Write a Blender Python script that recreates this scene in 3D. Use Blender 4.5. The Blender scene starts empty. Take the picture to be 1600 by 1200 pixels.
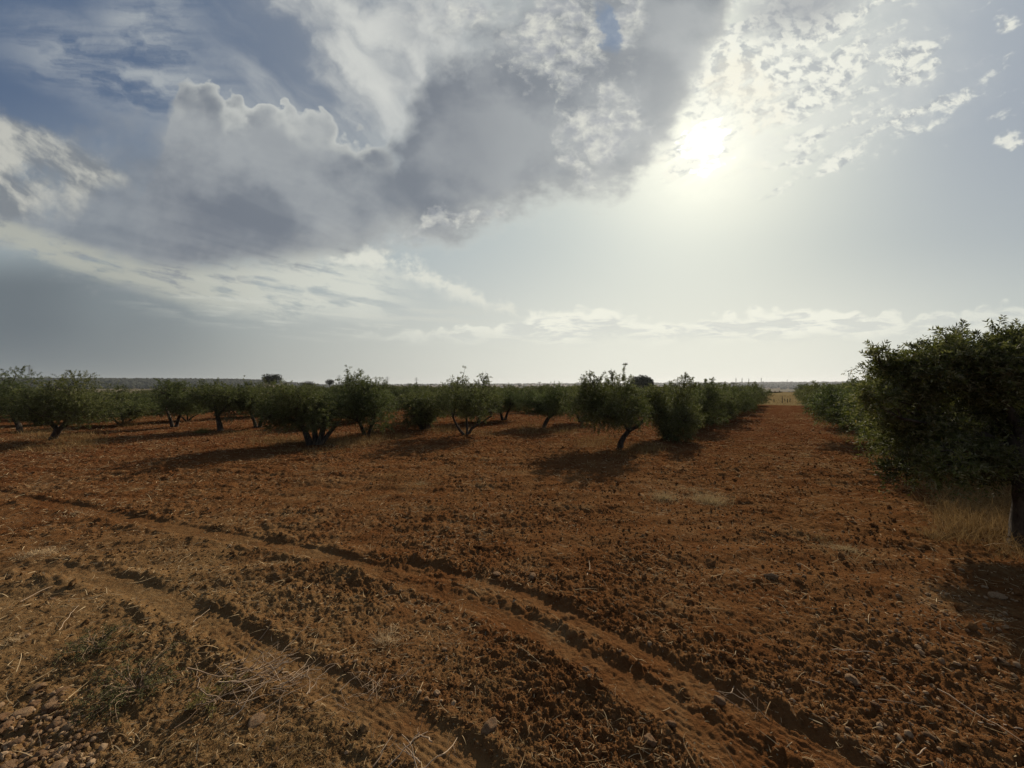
import bpy, math, random
import numpy as np

# ------------------------------------------------------------------ camera, sky, sun, exposure
scene = bpy.context.scene
CAM_H = 1.65
F_PX = 601.0                      # focal length in pixels of the 1600 px wide photograph
ROLL = math.radians(0.28)
cam_data = bpy.data.cameras.new("camera")
cam_data.sensor_width = 36.0
cam_data.lens = 36.0 * F_PX / 1600.0
cam_data.clip_start = 0.05
cam_data.clip_end = 30000.0
cam = bpy.data.objects.new("camera", cam_data)
scene.collection.objects.link(cam)
cam.location = (0, 0, CAM_H)
cam.rotation_euler = (math.radians(90.0), ROLL, 0)
scene.camera = cam

vs = scene.view_settings
vs.view_transform = 'Standard'
vs.look = 'None'
vs.gamma = 1.0
vs.use_curve_mapping = False
vs.exposure = 0.0
scene.cycles.max_bounces = 6
scene.cycles.diffuse_bounces = 3
scene.cycles.transmission_bounces = 4
scene.cycles.transparent_max_bounces = 8
scene.cycles.volume_bounces = 0
scene.cycles.use_denoising = True

SUN_AZ = math.radians(26.6)       # to the right of the view axis (+Y)
SUN_EL = math.radians(28.9)
sdir = (math.sin(SUN_AZ) * math.cos(SUN_EL), math.cos(SUN_AZ) * math.cos(SUN_EL), math.sin(SUN_EL))
sun_data = bpy.data.lights.new("sun", 'SUN')
sun_data.energy = 4.8
sun_data.angle = math.radians(0.8)
sun_data.color = (1.0, 0.88, 0.70)
sun = bpy.data.objects.new("sun", sun_data)
scene.collection.objects.link(sun)
sun.rotation_euler = (math.radians(90) - SUN_EL, 0, math.pi - SUN_AZ)
sun.location = (20, 40, 40)


class NB:
    """A tiny wrapper so node maths can be written as expressions."""
    def __init__(self, nt):
        self.nt = nt

    def node(self, t, **kw):
        n = self.nt.nodes.new(t)
        for k, v in kw.items():
            setattr(n, k, v)
        return n

    def put(self, sock, v):
        if isinstance(v, S):
            self.nt.links.new(v.s, sock)
        elif isinstance(v, (tuple, list)):
            if len(v) == 3 and sock.type == 'RGBA':
                v = tuple(v) + (1.0,)
            sock.default_value = v
        else:
            sock.default_value = v

    def m(self, op, a, b=0.0, c=0.0, clamp=False):
        n = self.node('ShaderNodeMath', operation=op, use_clamp=clamp)
        self.put(n.inputs[0], a); self.put(n.inputs[1], b); self.put(n.inputs[2], c)
        return S(self, n.outputs[0])

    def smooth(self, a, b, t, lo=0.0, hi=1.0):
        n = self.node('ShaderNodeMapRange', interpolation_type='SMOOTHSTEP')
        if a > b:
            a, b, lo, hi = b, a, hi, lo
        self.put(n.inputs[0], t); self.put(n.inputs[1], a); self.put(n.inputs[2], b)
        self.put(n.inputs[3], lo); self.put(n.inputs[4], hi)
        return S(self, n.outputs[0])

    def vec(self, x, y, z=0.0):
        n = self.node('ShaderNodeCombineXYZ')
        self.put(n.inputs[0], x); self.put(n.inputs[1], y); self.put(n.inputs[2], z)
        return S(self, n.outputs[0])

    def sep(self, v):
        n = self.node('ShaderNodeSeparateXYZ')
        self.put(n.inputs[0], v)
        return [S(self, o) for o in n.outputs]

    def noise(self, v, scale, detail=4.0, rough=0.5, dist=0.0, dims='2D', lac=2.0):
        n = self.node('ShaderNodeTexNoise', noise_dimensions=dims)
        self.put(n.inputs['Vector'], v)
        n.inputs['Scale'].default_value = scale
        n.inputs['Detail'].default_value = detail
        n.inputs['Roughness'].default_value = rough
        n.inputs['Lacunarity'].default_value = lac
        n.inputs['Distortion'].default_value = dist
        return S(self, n.outputs[0])

    def voro(self, v, scale, feature='F1', dims='2D', out='Distance', rnd=1.0):
        n = self.node('ShaderNodeTexVoronoi', voronoi_dimensions=dims, feature=feature)
        self.put(n.inputs['Vector'], v)
        n.inputs['Scale'].default_value = scale
        n.inputs['Randomness'].default_value = rnd
        return S(self, n.outputs[out])

    def mix(self, f, a, b, clamp=True):
        n = self.node('ShaderNodeMix', data_type='RGBA')
        n.clamp_factor = clamp
        self.put(n.inputs[0], f); self.put(n.inputs[6], a); self.put(n.inputs[7], b)
        return S(self, n.outputs[2])

    def mul(self, c, f, mode='MULTIPLY'):
        n = self.node('ShaderNodeMix', data_type='RGBA', blend_type=mode)
        n.inputs[0].default_value = 1.0
        self.put(n.inputs[6], c); self.put(n.inputs[7], f)
        return S(self, n.outputs[2])

    def scale_col(self, c, f):
        n = self.node('ShaderNodeVectorMath', operation='SCALE')
        self.put(n.inputs[0], c); self.put(n.inputs[3], f)
        return S(self, n.outputs[0])

    def addc(self, a, b):
        n = self.node('ShaderNodeVectorMath', operation='ADD')
        self.put(n.inputs[0], a); self.put(n.inputs[1], b)
        return S(self, n.outputs[0])

    def curve(self, x, pts, x0, x1, y0, y1):
        """piecewise smooth function through pts, clamped to the domain"""
        t = (x - x0) * (1.0 / (x1 - x0))
        n = self.node('ShaderNodeFloatCurve')
        self.put(n.inputs[1], self.m('MINIMUM', self.m('MAXIMUM', t, 0.0), 1.0))
        cv = n.mapping.curves[0]
        P = [((a - x0) / (x1 - x0), (b - y0) / (y1 - y0)) for a, b in pts]
        cv.points[0].location = P[0]
        cv.points[1].location = P[-1]
        for p in P[1:-1]:
            cv.points.new(p[0], p[1])
        n.mapping.update()
        return S(self, n.outputs[0]) * (y1 - y0) + y0


class S:
    def __init__(self, nb, s):
        self.nb = nb; self.s = s
    def __add__(self, o): return self.nb.m('ADD', self, o)
    __radd__ = __add__
    def __sub__(self, o): return self.nb.m('SUBTRACT', self, o)
    def __rsub__(self, o): return self.nb.m('SUBTRACT', o, self)
    def __mul__(self, o): return self.nb.m('MULTIPLY', self, o)
    __rmul__ = __mul__
    def __truediv__(self, o): return self.nb.m('DIVIDE', self, o)
    def exp(self): return self.nb.m('EXPONENT', self)
    def clamp(self): return self.nb.m('MINIMUM', self.nb.m('MAXIMUM', self, 0.0), 1.0)


world = bpy.data.worlds.new("World")
scene.world = world
world.use_nodes = True
wt = world.node_tree
for n in list(wt.nodes):
    wt.nodes.remove(n)
W = NB(wt)
out = W.node('ShaderNodeOutputWorld')
bg = W.node('ShaderNodeBackground')
SKY_STRENGTH = 0.1
bg.inputs['Strength'].default_value = SKY_STRENGTH
wt.links.new(bg.outputs[0], out.inputs[0])
world.cycles.sampling_method = 'MANUAL'
world.cycles.sample_map_resolution = 1024

tc = W.node('ShaderNodeTexCoord')
D = S(W, tc.outputs['Generated'])
dx, dy, dz = W.sep(D)
sky = W.node('ShaderNodeTexSky', sky_type='NISHITA')
sky.sun_disc = False
sky.sun_elevation = SUN_EL
sky.sun_rotation = SUN_AZ
sky.altitude = 50
sky.air_density = 1.0
sky.dust_density = 2.5
sky.ozone_density = 1.2
nish = S(W, sky.outputs[0])

# direction to the sun
dot = W.node('ShaderNodeVectorMath', operation='DOT_PRODUCT')
W.put(dot.inputs[0], D); dot.inputs[1].default_value = sdir
theta = W.m('ARCCOSINE', W.m('MINIMUM', S(W, dot.outputs['Value']), 1.0)) * (180 / math.pi)

# clouds: their places are compass bearings and heights in the sky, as tangents from the north (+Y)
yy = W.m('MAXIMUM', dy, 0.12)
X = dx / yy * 6.01 + 8.0           # hundreds of photo pixels, 8 = north
Y = 6.0 - dz / yy * 6.01           # 6 = horizon, 0 = 45 degrees up
front = W.smooth(0.2, 0.42, dy)
zz = W.m('MAXIMUM', dz, 0.0) + 0.06
PX = dx / zz                        # point where the ray meets the cloud deck
PY = dy / zz
P = W.vec(PX, PY)
XY = W.vec(X, Y)

nA = W.noise(XY, 0.9, 6, 0.56)                               # big billows
nB = W.noise(W.vec(X + 31.0, Y * 1.15 + 7.0), 2.6, 5, 0.6)   # small billows
nBig = W.noise(W.vec(X + 11.0, Y - 4.0), 0.42, 3, 0.5)
nb2 = W.noise(W.vec(X * 0.9 + 51.0, Y * 1.6 + 17.0), 1.3, 5, 0.6)
warpx = (nA - 0.5) * 0.9 + (nB - 0.5) * 0.35
warpy = (nb2 - 0.5) * 0.8 + (nB - 0.5) * 0.3
Xw = X + warpx
Yw = Y + warpy
hx = X + warpx * 0.45
hy = Y + warpy * 0.45


def blob(cx, cy, rx, ry, rot=0.0, soft=0.6, x=None, y=None):
    """1 inside an ellipse, 0 outside, softness as a share of the radius"""
    x = Xw if x is None else x
    y = Yw if y is None else y
    c, s = math.cos(math.radians(rot)), math.sin(math.radians(rot))
    ax = (x - cx); ay = (y - cy)
    a = (ax * c + ay * s) * (1.0 / rx)
    b = (ay * c - ax * s) * (1.0 / ry)
    r = W.m('SQRT', a * a + b * b)
    return W.smooth(1.0 + soft, max(0.0, 1.0 - soft), r)


def mx(a, b):
    return W.m('MAXIMUM', a, b)


def sat(a):
    return W.m('MINIMUM', W.m('MAXIMUM', a, 0.0), 1.0)


K = 1.0 / SKY_STRENGTH              # picture-linear to sky units


def col(r, g, b):
    f = lambda v: ((v / 255 + 0.055) / 1.055) ** 2.4 if v > 10 else v / 255 / 12.92
    return (f(r) * K, f(g) * K, f(b) * K)


# --- clear air: physical sky, veiled by dust that brightens round the sun
glow_w = (theta * (-1 / 14.5)).exp()
glow_m = (theta * (-1 / 7.5)).exp()
glow_s = (theta * (-1 / 2.3)).exp()
base = W.mix(W.smooth(45.0, 18.0, theta, 0.88, 0.985), nish, col(160, 171, 174))
elev = dz
deep = W.curve(X, [(-4, 1.0), (0, 1.0), (3.5, 0.92), (7, 0.55), (10, 0.1), (13, 0.0), (20, 0.25)], -4, 20, 0, 1)
deepz = W.smooth(4.2, 1.2, Y)
base = W.mix(deep * deepz * 0.95, base, col(74, 96, 128))
deepR = W.smooth(11.0, 15.5, X) * W.smooth(5.5, 1.2, Y, 0.1, 1.0)
base = W.mix(deepR * 0.95, base, col(122, 137, 160))
midR = blob(8.3, 4.0, 2.6, 1.4, 0, 0.8, X, Y)
base = W.mix(midR * 0.5, base, col(168, 180, 186))
# pale dusty horizon, greyer towards the left
hz = W.smooth(3.6, 5.9, Y)
hcol = W.mix(W.smooth(1.0, 9.5, X), col(132, 138, 138), col(217, 218, 208))
hcol = W.mix(W.smooth(12.0, 17.0, X), hcol, col(182, 190, 188))
base = W.mix(hz * 0.9, base, hcol)
# rain-dark air low on the left
rain = W.smooth(4.6, 0.2, X + (nBig - 0.5) * 1.2) * W.smooth(3.6, 4.5, Y) * W.smooth(6.1, 5.0, Y, 0.55, 1.0)
base = W.mix(rain * 0.9, base, col(97, 107, 115))
base = W.addc(base, W.scale_col(W.vec(1.0, 0.93, 0.66), glow_w * (0.78 * K)))


def over(base, a, c):
    return W.mix(a, base, c)


glowlit = W.scale_col(W.vec(1.0, 0.98, 0.84), glow_w * (0.46 * K) + glow_m * (0.10 * K))
SIL = col(196, 198, 190)            # silver rims
MID = col(160, 164, 164)
LIL = col(128, 132, 144)
DRK = col(104, 110, 123)

def col3(*a):
    c_ = col(*a)
    return W.vec(c_[0], c_[1], c_[2])


# --- high fan of fibrous cloud at the top and left
ca, sa = math.cos(math.radians(20)), math.sin(math.radians(20))
fu = PX * ca - PY * sa
fv = PX * sa + PY * ca
fib = W.noise(W.vec(fu * 2.6 + nBig * 0.6, fv * 0.55), 1.7, 6, 0.6)
fanU = (X - 8.2) / (W.m('MAXIMUM', 4.6 - Y, 0.4))
fanN = W.noise(W.vec(fanU * 2.0 + (nA - 0.5) * 0.5, Y * 0.35 + nBig * 0.8), 1.15, 6, 0.54)
fan = mx(blob(5.8, 0.5, 2.0, 1.9, 25, 0.6), blob(4.8, 0.0, 1.5, 0.85, 38, 0.6))
fanA = sat(fan * (W.smooth(0.28, 0.60, fanN) * 0.65 + 0.36))
base = over(base, fanA, W.mix(W.smooth(0.34, 0.66, fanN * 0.75 + nA * 0.25), col(136, 143, 153), col(206, 208, 204)))
cir = blob(2.1, 1.15, 1.75, 0.55, 18, 0.8, hx, hy)
cir = mx(cir, blob(2.3, 0.55, 0.75, 0.8, 30, 0.9, hx, hy))
cirN = W.noise(W.vec(fanU * 1.6 + nA * 0.8, Y * 1.2 + 3.0), 1.4, 6, 0.58)
base = over(base, sat(cir * W.smooth(0.30, 0.66, cirN) * 0.95), col(168, 174, 178))
cir2 = blob(2.0, 2.15, 1.6, 0.45, 20, 0.9, hx, hy)
base = over(base, cir2 * 0.35, col(112, 126, 146))

# --- broken sheet in front of and right of the sun
flP = W.vec(X * 0.8 + Y * 0.5 + (nBig - 0.5) * 0.6, Y * 2.3 + X * 0.75 + nA * 0.7)
fl = W.noise(flP, 1.5, 8, 0.60)
flc = W.noise(W.vec(X + 3.3 + nB * 0.2, Y * 1.25 + 9.1 + nA * 0.3), 4.6, 6, 0.56)
cov = blob(12.2, 1.0, 2.0, 1.25, -22, 0.55, hx, hy)
cov = mx(cov, blob(10.95, 2.35, 0.85, 0.45, -30, 0.6, hx, hy) * 0.95)
cov = mx(cov, blob(13.2, 2.1, 1.5, 0.28, -17, 0.8, hx, hy) * 0.78)
cov = mx(cov, blob(14.6, 1.72, 1.0, 0.17, -17, 0.8, hx, hy) * 0.85)
cov = mx(cov, blob(14.3, 1.0, 0.62, 0.5, 25, 0.45, hx, hy) * 0.95)
cov = mx(cov, blob(15.0, 0.15, 1.3, 0.25, -20, 0.8, hx, hy) * 0.55)
cov = mx(cov, blob(15.8, 2.25, 0.36, 0.16, -12, 0.6, hx, hy) * 0.95)
cov = mx(cov, blob(15.75, 0.35, 0.3, 0.25, 0, 0.8, hx, hy) * 0.7)
cov = mx(cov, blob(12.6, -1.0, 3.5, 1.3, 0, 0.6, hx, hy) * 0.9)
veilA = mx(blob(12.3, 0.9, 2.1, 1.2, -25, 0.9), blob(12.9, 1.9, 1.9, 0.55, -18, 0.9) * 0.8)
vN = W.noise(W.vec(X * 0.8 + Y * 0.6, Y * 1.2 - X * 0.5), 1.6, 7, 0.58)
base = over(base, sat(veilA * W.smooth(0.3, 0.62, vN, 0.35, 1.0)) * 0.6, W.addc(col3(208, 210, 206), W.scale_col(glowlit, 0.45)))
cov = mx(cov, blob(14.0, 0.55, 1.6, 1.2, -20, 0.9) * 0.58)
cov = mx(cov, blob(15.3, 1.3, 1.4, 1.2, -20, 0.9) * 0.50)
cov = mx(cov, blob(13.2, 2.2, 2.1, 0.55, -17, 0.8) * 0.80)
fa = W.smooth(0.48, 0.68, fl * 0.74 + flc * 0.26 + (cov - 0.62) * 0.42) * W.smooth(0.05, 0.4, cov)
fcol = W.mix(W.smooth(0.36, 0.58, flc), col(160, 166, 172), col(236, 236, 224))
warm = W.smooth(3.0, 5.5, theta) * W.smooth(9.5, 6.0, theta + (nB - 0.5) * 6)
fcol = W.mix(warm * W.smooth(0.4, 0.6, nA) * 0.4, fcol, col(238, 228, 204))
base = over(base, fa * 0.78, W.addc(fcol, W.scale_col(glowlit, 0.28)))
# dark bar across the top right
bar = blob(12.6, 0.05, 0.85, 0.38, -18, 0.7, hx, hy)
base = over(base, bar * 0.75, col(158, 162, 168))

# --- the great dark mass
top = W.curve(X, [(-6, 1.5), (0, 1.9), (1.0, 1.85), (1.9, 1.65), (2.6, 1.6), (3.1, 1.15), (3.5, 1.38), (3.85, 1.52),
                  (4.3, 1.50), (4.6, 1.72), (5.0, 1.68), (5.4, 1.95), (6.1, 2.05), (6.45, 1.4), (6.9, 0.5), (7.6, 0.1),
                  (8.4, -0.8), (12, -3)], -6, 12, -3, 7)
bot = W.curve(X, [(-6, 3.0), (0, 3.62), (1, 3.92), (2, 4.15), (3, 4.22), (4, 4.16), (5, 4.05), (5.8, 3.85), (6.5, 3.68),
                  (7.4, 3.45), (8.2, 3.15), (9.2, 2.92), (9.9, 2.72), (10.4, 2.15), (10.9, 1.2), (11.4, 0.1), (12, -2.5)],
              -6, 12, -3, 7)
bump = (nB - 0.5) * 0.62 + (nA - 0.5) * 0.5
cauli = W.voro(W.vec(X + (nB - 0.5) * 0.35, Y + (nA - 0.5) * 0.3), 2.6, 'SMOOTH_F1')
cau2 = W.voro(W.vec(X + (nB - 0.5) * 0.3 + 7.0, Y + (nA - 0.5) * 0.2), 5.4, 'SMOOTH_F1')
dt = Y - top + bump * W.curve(X, [(-6, 1.4), (2, 1.2), (3, 0.6), (6, 0.6), (7, 1.9), (12, 2.5)], -6, 12, 0, 3) - (cauli - 0.3) * 0.50 - (cau2 - 0.3) * 0.28
db = bot + 0.34 - Y + (nb2 - 0.5) * 1.0 + (nB - 0.5) * 0.4 + (nA - 0.5) * 0.5
softT = W.curve(X, [(-6, 1.3), (2.3, 1.2), (2.9, 0.10), (5.8, 0.14), (6.8, 1.0), (12, 0.8)], -6, 12, 0, 2)
aT = sat(dt / softT)
aB = W.smooth(-0.12, 0.55, db)
aM = aT * aB
rim = ((W.m('ABSOLUTE', dt)) * (-1 / 0.20)).exp() * W.curve(X, [(-6, 0), (2.6, 0.1), (3.0, 1), (5.9, 0.9), (6.6, 0.1), (12, 0)], -6, 12, 0, 1)
inner = W.smooth(0.34, 0.66, W.noise(W.vec(X * 0.8 + 5, Y + 3.0), 0.85, 6, 0.52))
shade = W.smooth(0.1, 1.6, dt) * W.smooth(0.0, 0.75, db)
radN = W.noise(W.vec((X - 8.5) / W.m('MAXIMUM', 5.2 - Y, 0.5) * 1.3 + nA * 0.3, Y * 0.4 + nBig), 1.7, 6, 0.55)
mcol = W.mix(sat(inner * 0.8 + W.smooth(0.36, 0.66, radN) * 0.2), col(113, 121, 132), col(156, 161, 165))
mcol = W.mix(W.smooth(0.9, 0.1, db) * 0.45, mcol, col(158, 161, 162))
dk = mx(blob(1.9, 3.35, 2.2, 0.75, 12, 0.9), blob(7.3, 1.9, 0.9, 1.5, -12, 0.9))
dk = mx(dk, blob(9.9, 1.4, 0.55, 1.5, 18, 0.8) * 0.7)
mcol = W.mix(dk * 0.34, mcol, col(103, 110, 123))
lit_top = W.smooth(0.55, 0.0, dt) * W.curve(X, [(-6, 0.1), (2.6, 0.3), (3.2, 1), (5.9, 0.9), (6.6, 0.3), (12, 0.2)], -6, 12, 0, 1)
mcol = W.mix(lit_top * 0.75 * W.smooth(0.22, 0.5, cauli, 0.35, 1.0), mcol, col(184, 187, 184))
mcol = W.mix(rim * 0.6, mcol, col(210, 212, 207))
brim = ((db) * (-1 / 0.24)).exp() * W.curve(X, [(-6, 0.3), (3, 0.3), (6, 0.75), (7.5, 1.0), (12, 0.9)], -6, 12, 0, 1)
mcol = W.mix(brim * 0.85, mcol, col(216, 216, 206))
mcol = W.addc(mcol, W.scale_col(glowlit, 0.55))
base = over(base, aM * W.curve(X, [(-6, 0.9), (1.5, 0.82), (3, 1), (12, 1)], -6, 12, 0, 1), mcol)

# ragged bright patches inside the mass, and one hole to the blue
pat = mx(blob(8.75, 0.55, 0.95, 0.8, 10, 0.8, hx, hy), blob(9.35, 2.05, 0.6, 0.75, 30, 0.9, hx, hy))
pat = mx(pat, blob(9.85, 0.35, 0.28, 0.5, 15, 0.6, hx, hy))
pat = mx(pat, blob(6.95, 3.5, 0.8, 0.16, -12, 1.0) * 0.85)
pat = mx(pat, blob(7.2, 0.2, 0.9, 0.35, 10, 0.8, hx, hy) * 0.7)
pN = W.noise(W.vec(X * 1.1 + 2.0 + (nB - 0.5) * 0.5, Y * 1.1 + 5.0), 2.6, 8, 0.60)
pa = W.smooth(0.34, 0.70, pN + (pat - 0.68) * 0.40) * W.smooth(0.0, 0.35, pat)
pcol = W.mix(W.smooth(0.34, 0.68, flc * 0.6 + nB * 0.4), col(158, 162, 169), col(218, 218, 208))
base = over(base, pa * 0.8, W.addc(pcol, W.scale_col(glowlit, 0.3)))
hole = blob(9.55, 0.42, 0.17, 0.40, -12, 0.28, X + (nB - 0.5) * 0.5, Y + (nA - 0.5) * 0.4)
base = over(base, hole * 0.8, col(126, 142, 164))

# --- pale bank on the far left
tB = W.curve(X, [(-6, -0.5), (-2, 0.9), (0, 1.60), (0.6, 1.85), (1.2, 2.15), (1.7, 2.45), (2.1, 2.8), (2.35, 3.3), (4, 5), (12, 6)], -6, 12, -1, 7)
dB = Y - tB + (nB - 0.5) * 0.35
bB = W.curve(X, [(-6, 2.4), (0, 3.55), (1.0, 3.42), (1.6, 3.1), (2.2, 2.9), (4, 2.0), (12, 0)], -6, 12, 0, 7)
dBb = bB - Y + (nA - 0.5) * 0.9
aBk = W.smooth(-0.04, 0.30, dB) * W.smooth(-0.1, 0.35, dBb) * W.smooth(0.22, 0.5, nA + W.smooth(1.0, 0.0, dB) * 0.25)
bN = W.noise(W.vec(X * 0.9 - Y * 0.2 + nB * 0.3, Y * 1.3 - X * 0.7), 1.7, 7, 0.56)
bcol = W.mix(W.smooth(0.36, 0.66, bN), col(126, 132, 138), col(192, 192, 184))
base = over(base, aBk * 0.95, bcol)

# --- streaky light under the mass, from the left edge to the middle
cC = W.curve(X, [(-6, 2.7), (0, 3.58), (1, 3.92), (2, 4.22), (3, 4.45), (4, 4.5), (5, 4.45), (6, 4.55), (7, 4.8), (12, 5.2)], -6, 12, 2, 6)
thC = W.curve(X, [(-6, 0.25), (0.5, 0.2), (2.5, 0.24), (4, 0.40), (5.5, 0.44), (6.8, 0.25), (12, 0.1)], -6, 12, 0, 1)
sN = W.noise(W.vec(X * 0.7 + nBig + nB * 0.3, Y * 2.9 - X * 0.6), 1.7, 7, 0.60)
dC = W.m('ABSOLUTE', Y - cC + (nb2 - 0.5) * 0.25) / thC
aC = W.smooth(1.6, 0.4, dC) * W.smooth(0.30, 0.54, sN) * W.smooth(6.9, 5.6, X)
base = over(base, aC * 0.85, W.addc(W.mix(W.smooth(1.5, 6, X), col(176, 178, 168), col(216, 218, 207)), W.scale_col(glowlit, 0.1)))
# wisps stepping down to the right
cD = W.curve(X, [(-6, 2.7), (5.2, 4.08), (5.9, 4.05), (6.4, 4.2), (7.0, 4.48), (7.8, 4.78), (8.6, 5.0), (12, 5.3)], -6, 12, 2, 6)
dD = W.m('ABSOLUTE', Y - cD + (nB - 0.5) * 0.45) / W.curve(X, [(-6, 0.02), (5, 0.08), (6.2, 0.20), (7.4, 0.16), (8.4, 0.06), (12, 0.02)], -6, 12, 0, 0.5)
aD = W.smooth(1.4, 0.2, dD) * W.smooth(0.40, 0.56, nb2 * 0.5 + nB * 0.5) * W.smooth(4.9, 5.4, X) * W.smooth(8.8, 8.0, X)
base = over(base, aD * 0.9, col(222, 223, 212))
# two more faint streaks low down
st2 = W.smooth(0.50, 0.66, W.noise(W.vec(X * 0.35, Y * 3.2 - X * 0.25), 1.8, 6, 0.6)) * blob(5.6, 4.95, 2.8, 0.35, 6, 0.6, X, Y)
base = over(base, st2 * 0.6, col(206, 208, 199))

# --- low bank over the horizon
tK = W.curve(X, [(-4, 5.0), (5.4, 5.15), (6.4, 5.1), (7.6, 5.0), (8.4, 4.86), (9.3, 4.76), (9.8, 4.88), (10.6, 5.0), (11.4, 4.86),
                 (12.3, 4.78), (13.4, 4.86), (14.6, 4.88), (16, 4.72), (20, 4.6)], -4, 20, 4, 6)
dK = Y - tK - (W.voro(W.vec(X, Y * 1.5), 3.6, 'SMOOTH_F1') - 0.3) * 0.22 + (nB - 0.5) * 0.32
aK = W.smooth(0.0, 0.10, dK) * W.smooth(5.45, 5.1, Y + (nb2 - 0.5) * 0.35)
aK = aK * W.curve(X, [(-4, 0), (4.8, 0), (6, 0.35), (8, 0.75), (9, 0.9), (13, 0.9), (14.5, 0.5), (20, 0.3)], -4, 20, 0, 1)
kN = W.noise(W.vec(X * 0.7 + 4, Y * 3.0), 2.2, 6, 0.62, 0.3)
kcol = W.mix(W.smooth(0.40, 0.62, kN + W.smooth(0.25, 0.0, dK) * 0.2), col(206, 209, 204), col(240, 240, 226))
base = over(base, aK * W.smooth(0.3, 0.55, kN, 0.45, 1.0), kcol)

# --- the sun burning through
veil = W.smooth(0.62, 0.40, fl * 0.6 + flc * 0.4)
base = W.addc(base, W.scale_col(W.vec(1.0, 0.97, 0.80), glow_m * (0.02 * K)))
base = W.addc(base, W.scale_col(W.vec(1.0, 0.95, 0.78), glow_s * (veil * 0.9 + 0.1) * (0.26 * K)))
base = W.addc(base, W.scale_col(W.vec(1.0, 0.98, 0.93), W.smooth(2.5, 0.9, theta + (flc - 0.5) * 5.0 + (fl - 0.5) * 4.0) * (0.6 * K)))

# --- the rest of the sky (sides and behind): unseen deck darkened to cut skylight
gN = W.noise(W.vec(PX * 0.8, PY * 0.8), 0.9, 7, 0.58)
gC = W.mix(W.smooth(0.48, 0.75, gN), col(138, 143, 146), col(84, 90, 100))
rest = W.mix(W.smooth(0.44, 0.60, gN), W.mix(0.8, nish, col(88, 108, 136)), gC)
rest = W.mix(W.smooth(0.30, 0.0, dz), rest, col(128, 134, 134))
fin = W.mix(front, rest, base)
fin = W.mix(W.smooth(-0.01, -0.05, dz), fin, col(90, 75, 60))
W.put(bg.inputs['Color'], fin)

# ------------------------------------------------------------------ helpers
rng = np.random.default_rng(7)
C = scene.collection


def horizon_y(px):
    return 600.5 + (px - 800.0) * math.tan(ROLL)


def at(px, py):
    """ground point seen at photo pixel (px, py)"""
    d = CAM_H * F_PX / (py - horizon_y(px))
    return ((px - 800.0) / F_PX * d, d)


def tag(o, label=None, cat=None, group=None, kind=None):
    if label: o["label"] = label
    if cat: o["category"] = cat
    if group: o["group"] = group
    if kind: o["kind"] = kind
    return o


def empty(name, loc=(0, 0, 0), rz=0.0, scale=1.0):
    o = bpy.data.objects.new(name, None)
    o.empty_display_size = 0.1
    o.location = loc
    o.rotation_euler = (0, 0, rz)
    o.scale = (scale,) * 3
    C.objects.link(o)
    return o


def mesh_from(name, V, F, mat=None, smooth=False, parent=None, attr=None, loc=None):
    """V (n,3), F list of (m,k) index arrays with k = 3 or 4"""
    me = bpy.data.meshes.new(name)
    V = np.asarray(V, dtype=np.float32)
    if isinstance(F, np.ndarray):
        F = [F]
    F = [np.asarray(f, dtype=np.int32) for f in F if len(f)]
    me.vertices.add(len(V))
    me.vertices.foreach_set("co", V.ravel())
    nl = sum(f.size for f in F)
    nf = sum(len(f) for f in F)
    me.loops.add(nl)
    me.loops.foreach_set("vertex_index", np.concatenate([f.ravel() for f in F]))
    me.polygons.add(nf)
    sizes = np.concatenate([np.full(len(f), f.shape[1], dtype=np.int32) for f in F])
    starts = np.concatenate([[0], np.cumsum(sizes)[:-1]]).astype(np.int32)
    me.polygons.foreach_set("loop_start", starts)
    me.polygons.foreach_set("loop_total", sizes)
    me.polygons.foreach_set("use_smooth", np.full(nf, smooth, dtype=bool))
    if attr:
        for k, a in attr.items():
            at_ = me.attributes.new(k, 'FLOAT', 'POINT')
            at_.data.foreach_set("value", np.asarray(a, dtype=np.float32))
    me.update(calc_edges=True)
    if mat:
        me.materials.append(mat)
    o = bpy.data.objects.new(name, me)
    C.objects.link(o)
    if parent is not None:
        o.parent = parent
    if loc is not None:
        o.location = loc
    return o


# ---- vectorised noise
_perm = np.random.default_rng(3).permutation(4096).astype(np.int64)
_gr = np.random.default_rng(4).uniform(0, 2 * np.pi, 4096)
_gx, _gy = np.cos(_gr).astype(np.float32), np.sin(_gr).astype(np.float32)
_rv = np.random.default_rng(5).random((4096, 3)).astype(np.float32)


def _h(ix, iy):
    return _perm[(ix + _perm[iy & 4095]) & 4095]


def perlin(x, y):
    ix = np.floor(x).astype(np.int64); iy = np.floor(y).astype(np.int64)
    fx = (x - ix).astype(np.float32); fy = (y - iy).astype(np.float32)
    u = fx * fx * fx * (fx * (fx * 6 - 15) + 10)
    v = fy * fy * fy * (fy * (fy * 6 - 15) + 10)

    def g(a, b, px_, py_):
        h = _h(ix + a, iy + b)
        return _gx[h] * px_ + _gy[h] * py_
    n00 = g(0, 0, fx, fy); n10 = g(1, 0, fx - 1, fy)
    n01 = g(0, 1, fx, fy - 1); n11 = g(1, 1, fx - 1, fy - 1)
    return ((n00 * (1 - u) + n10 * u) * (1 - v) + (n01 * (1 - u) + n11 * u) * v) * 1.41


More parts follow.
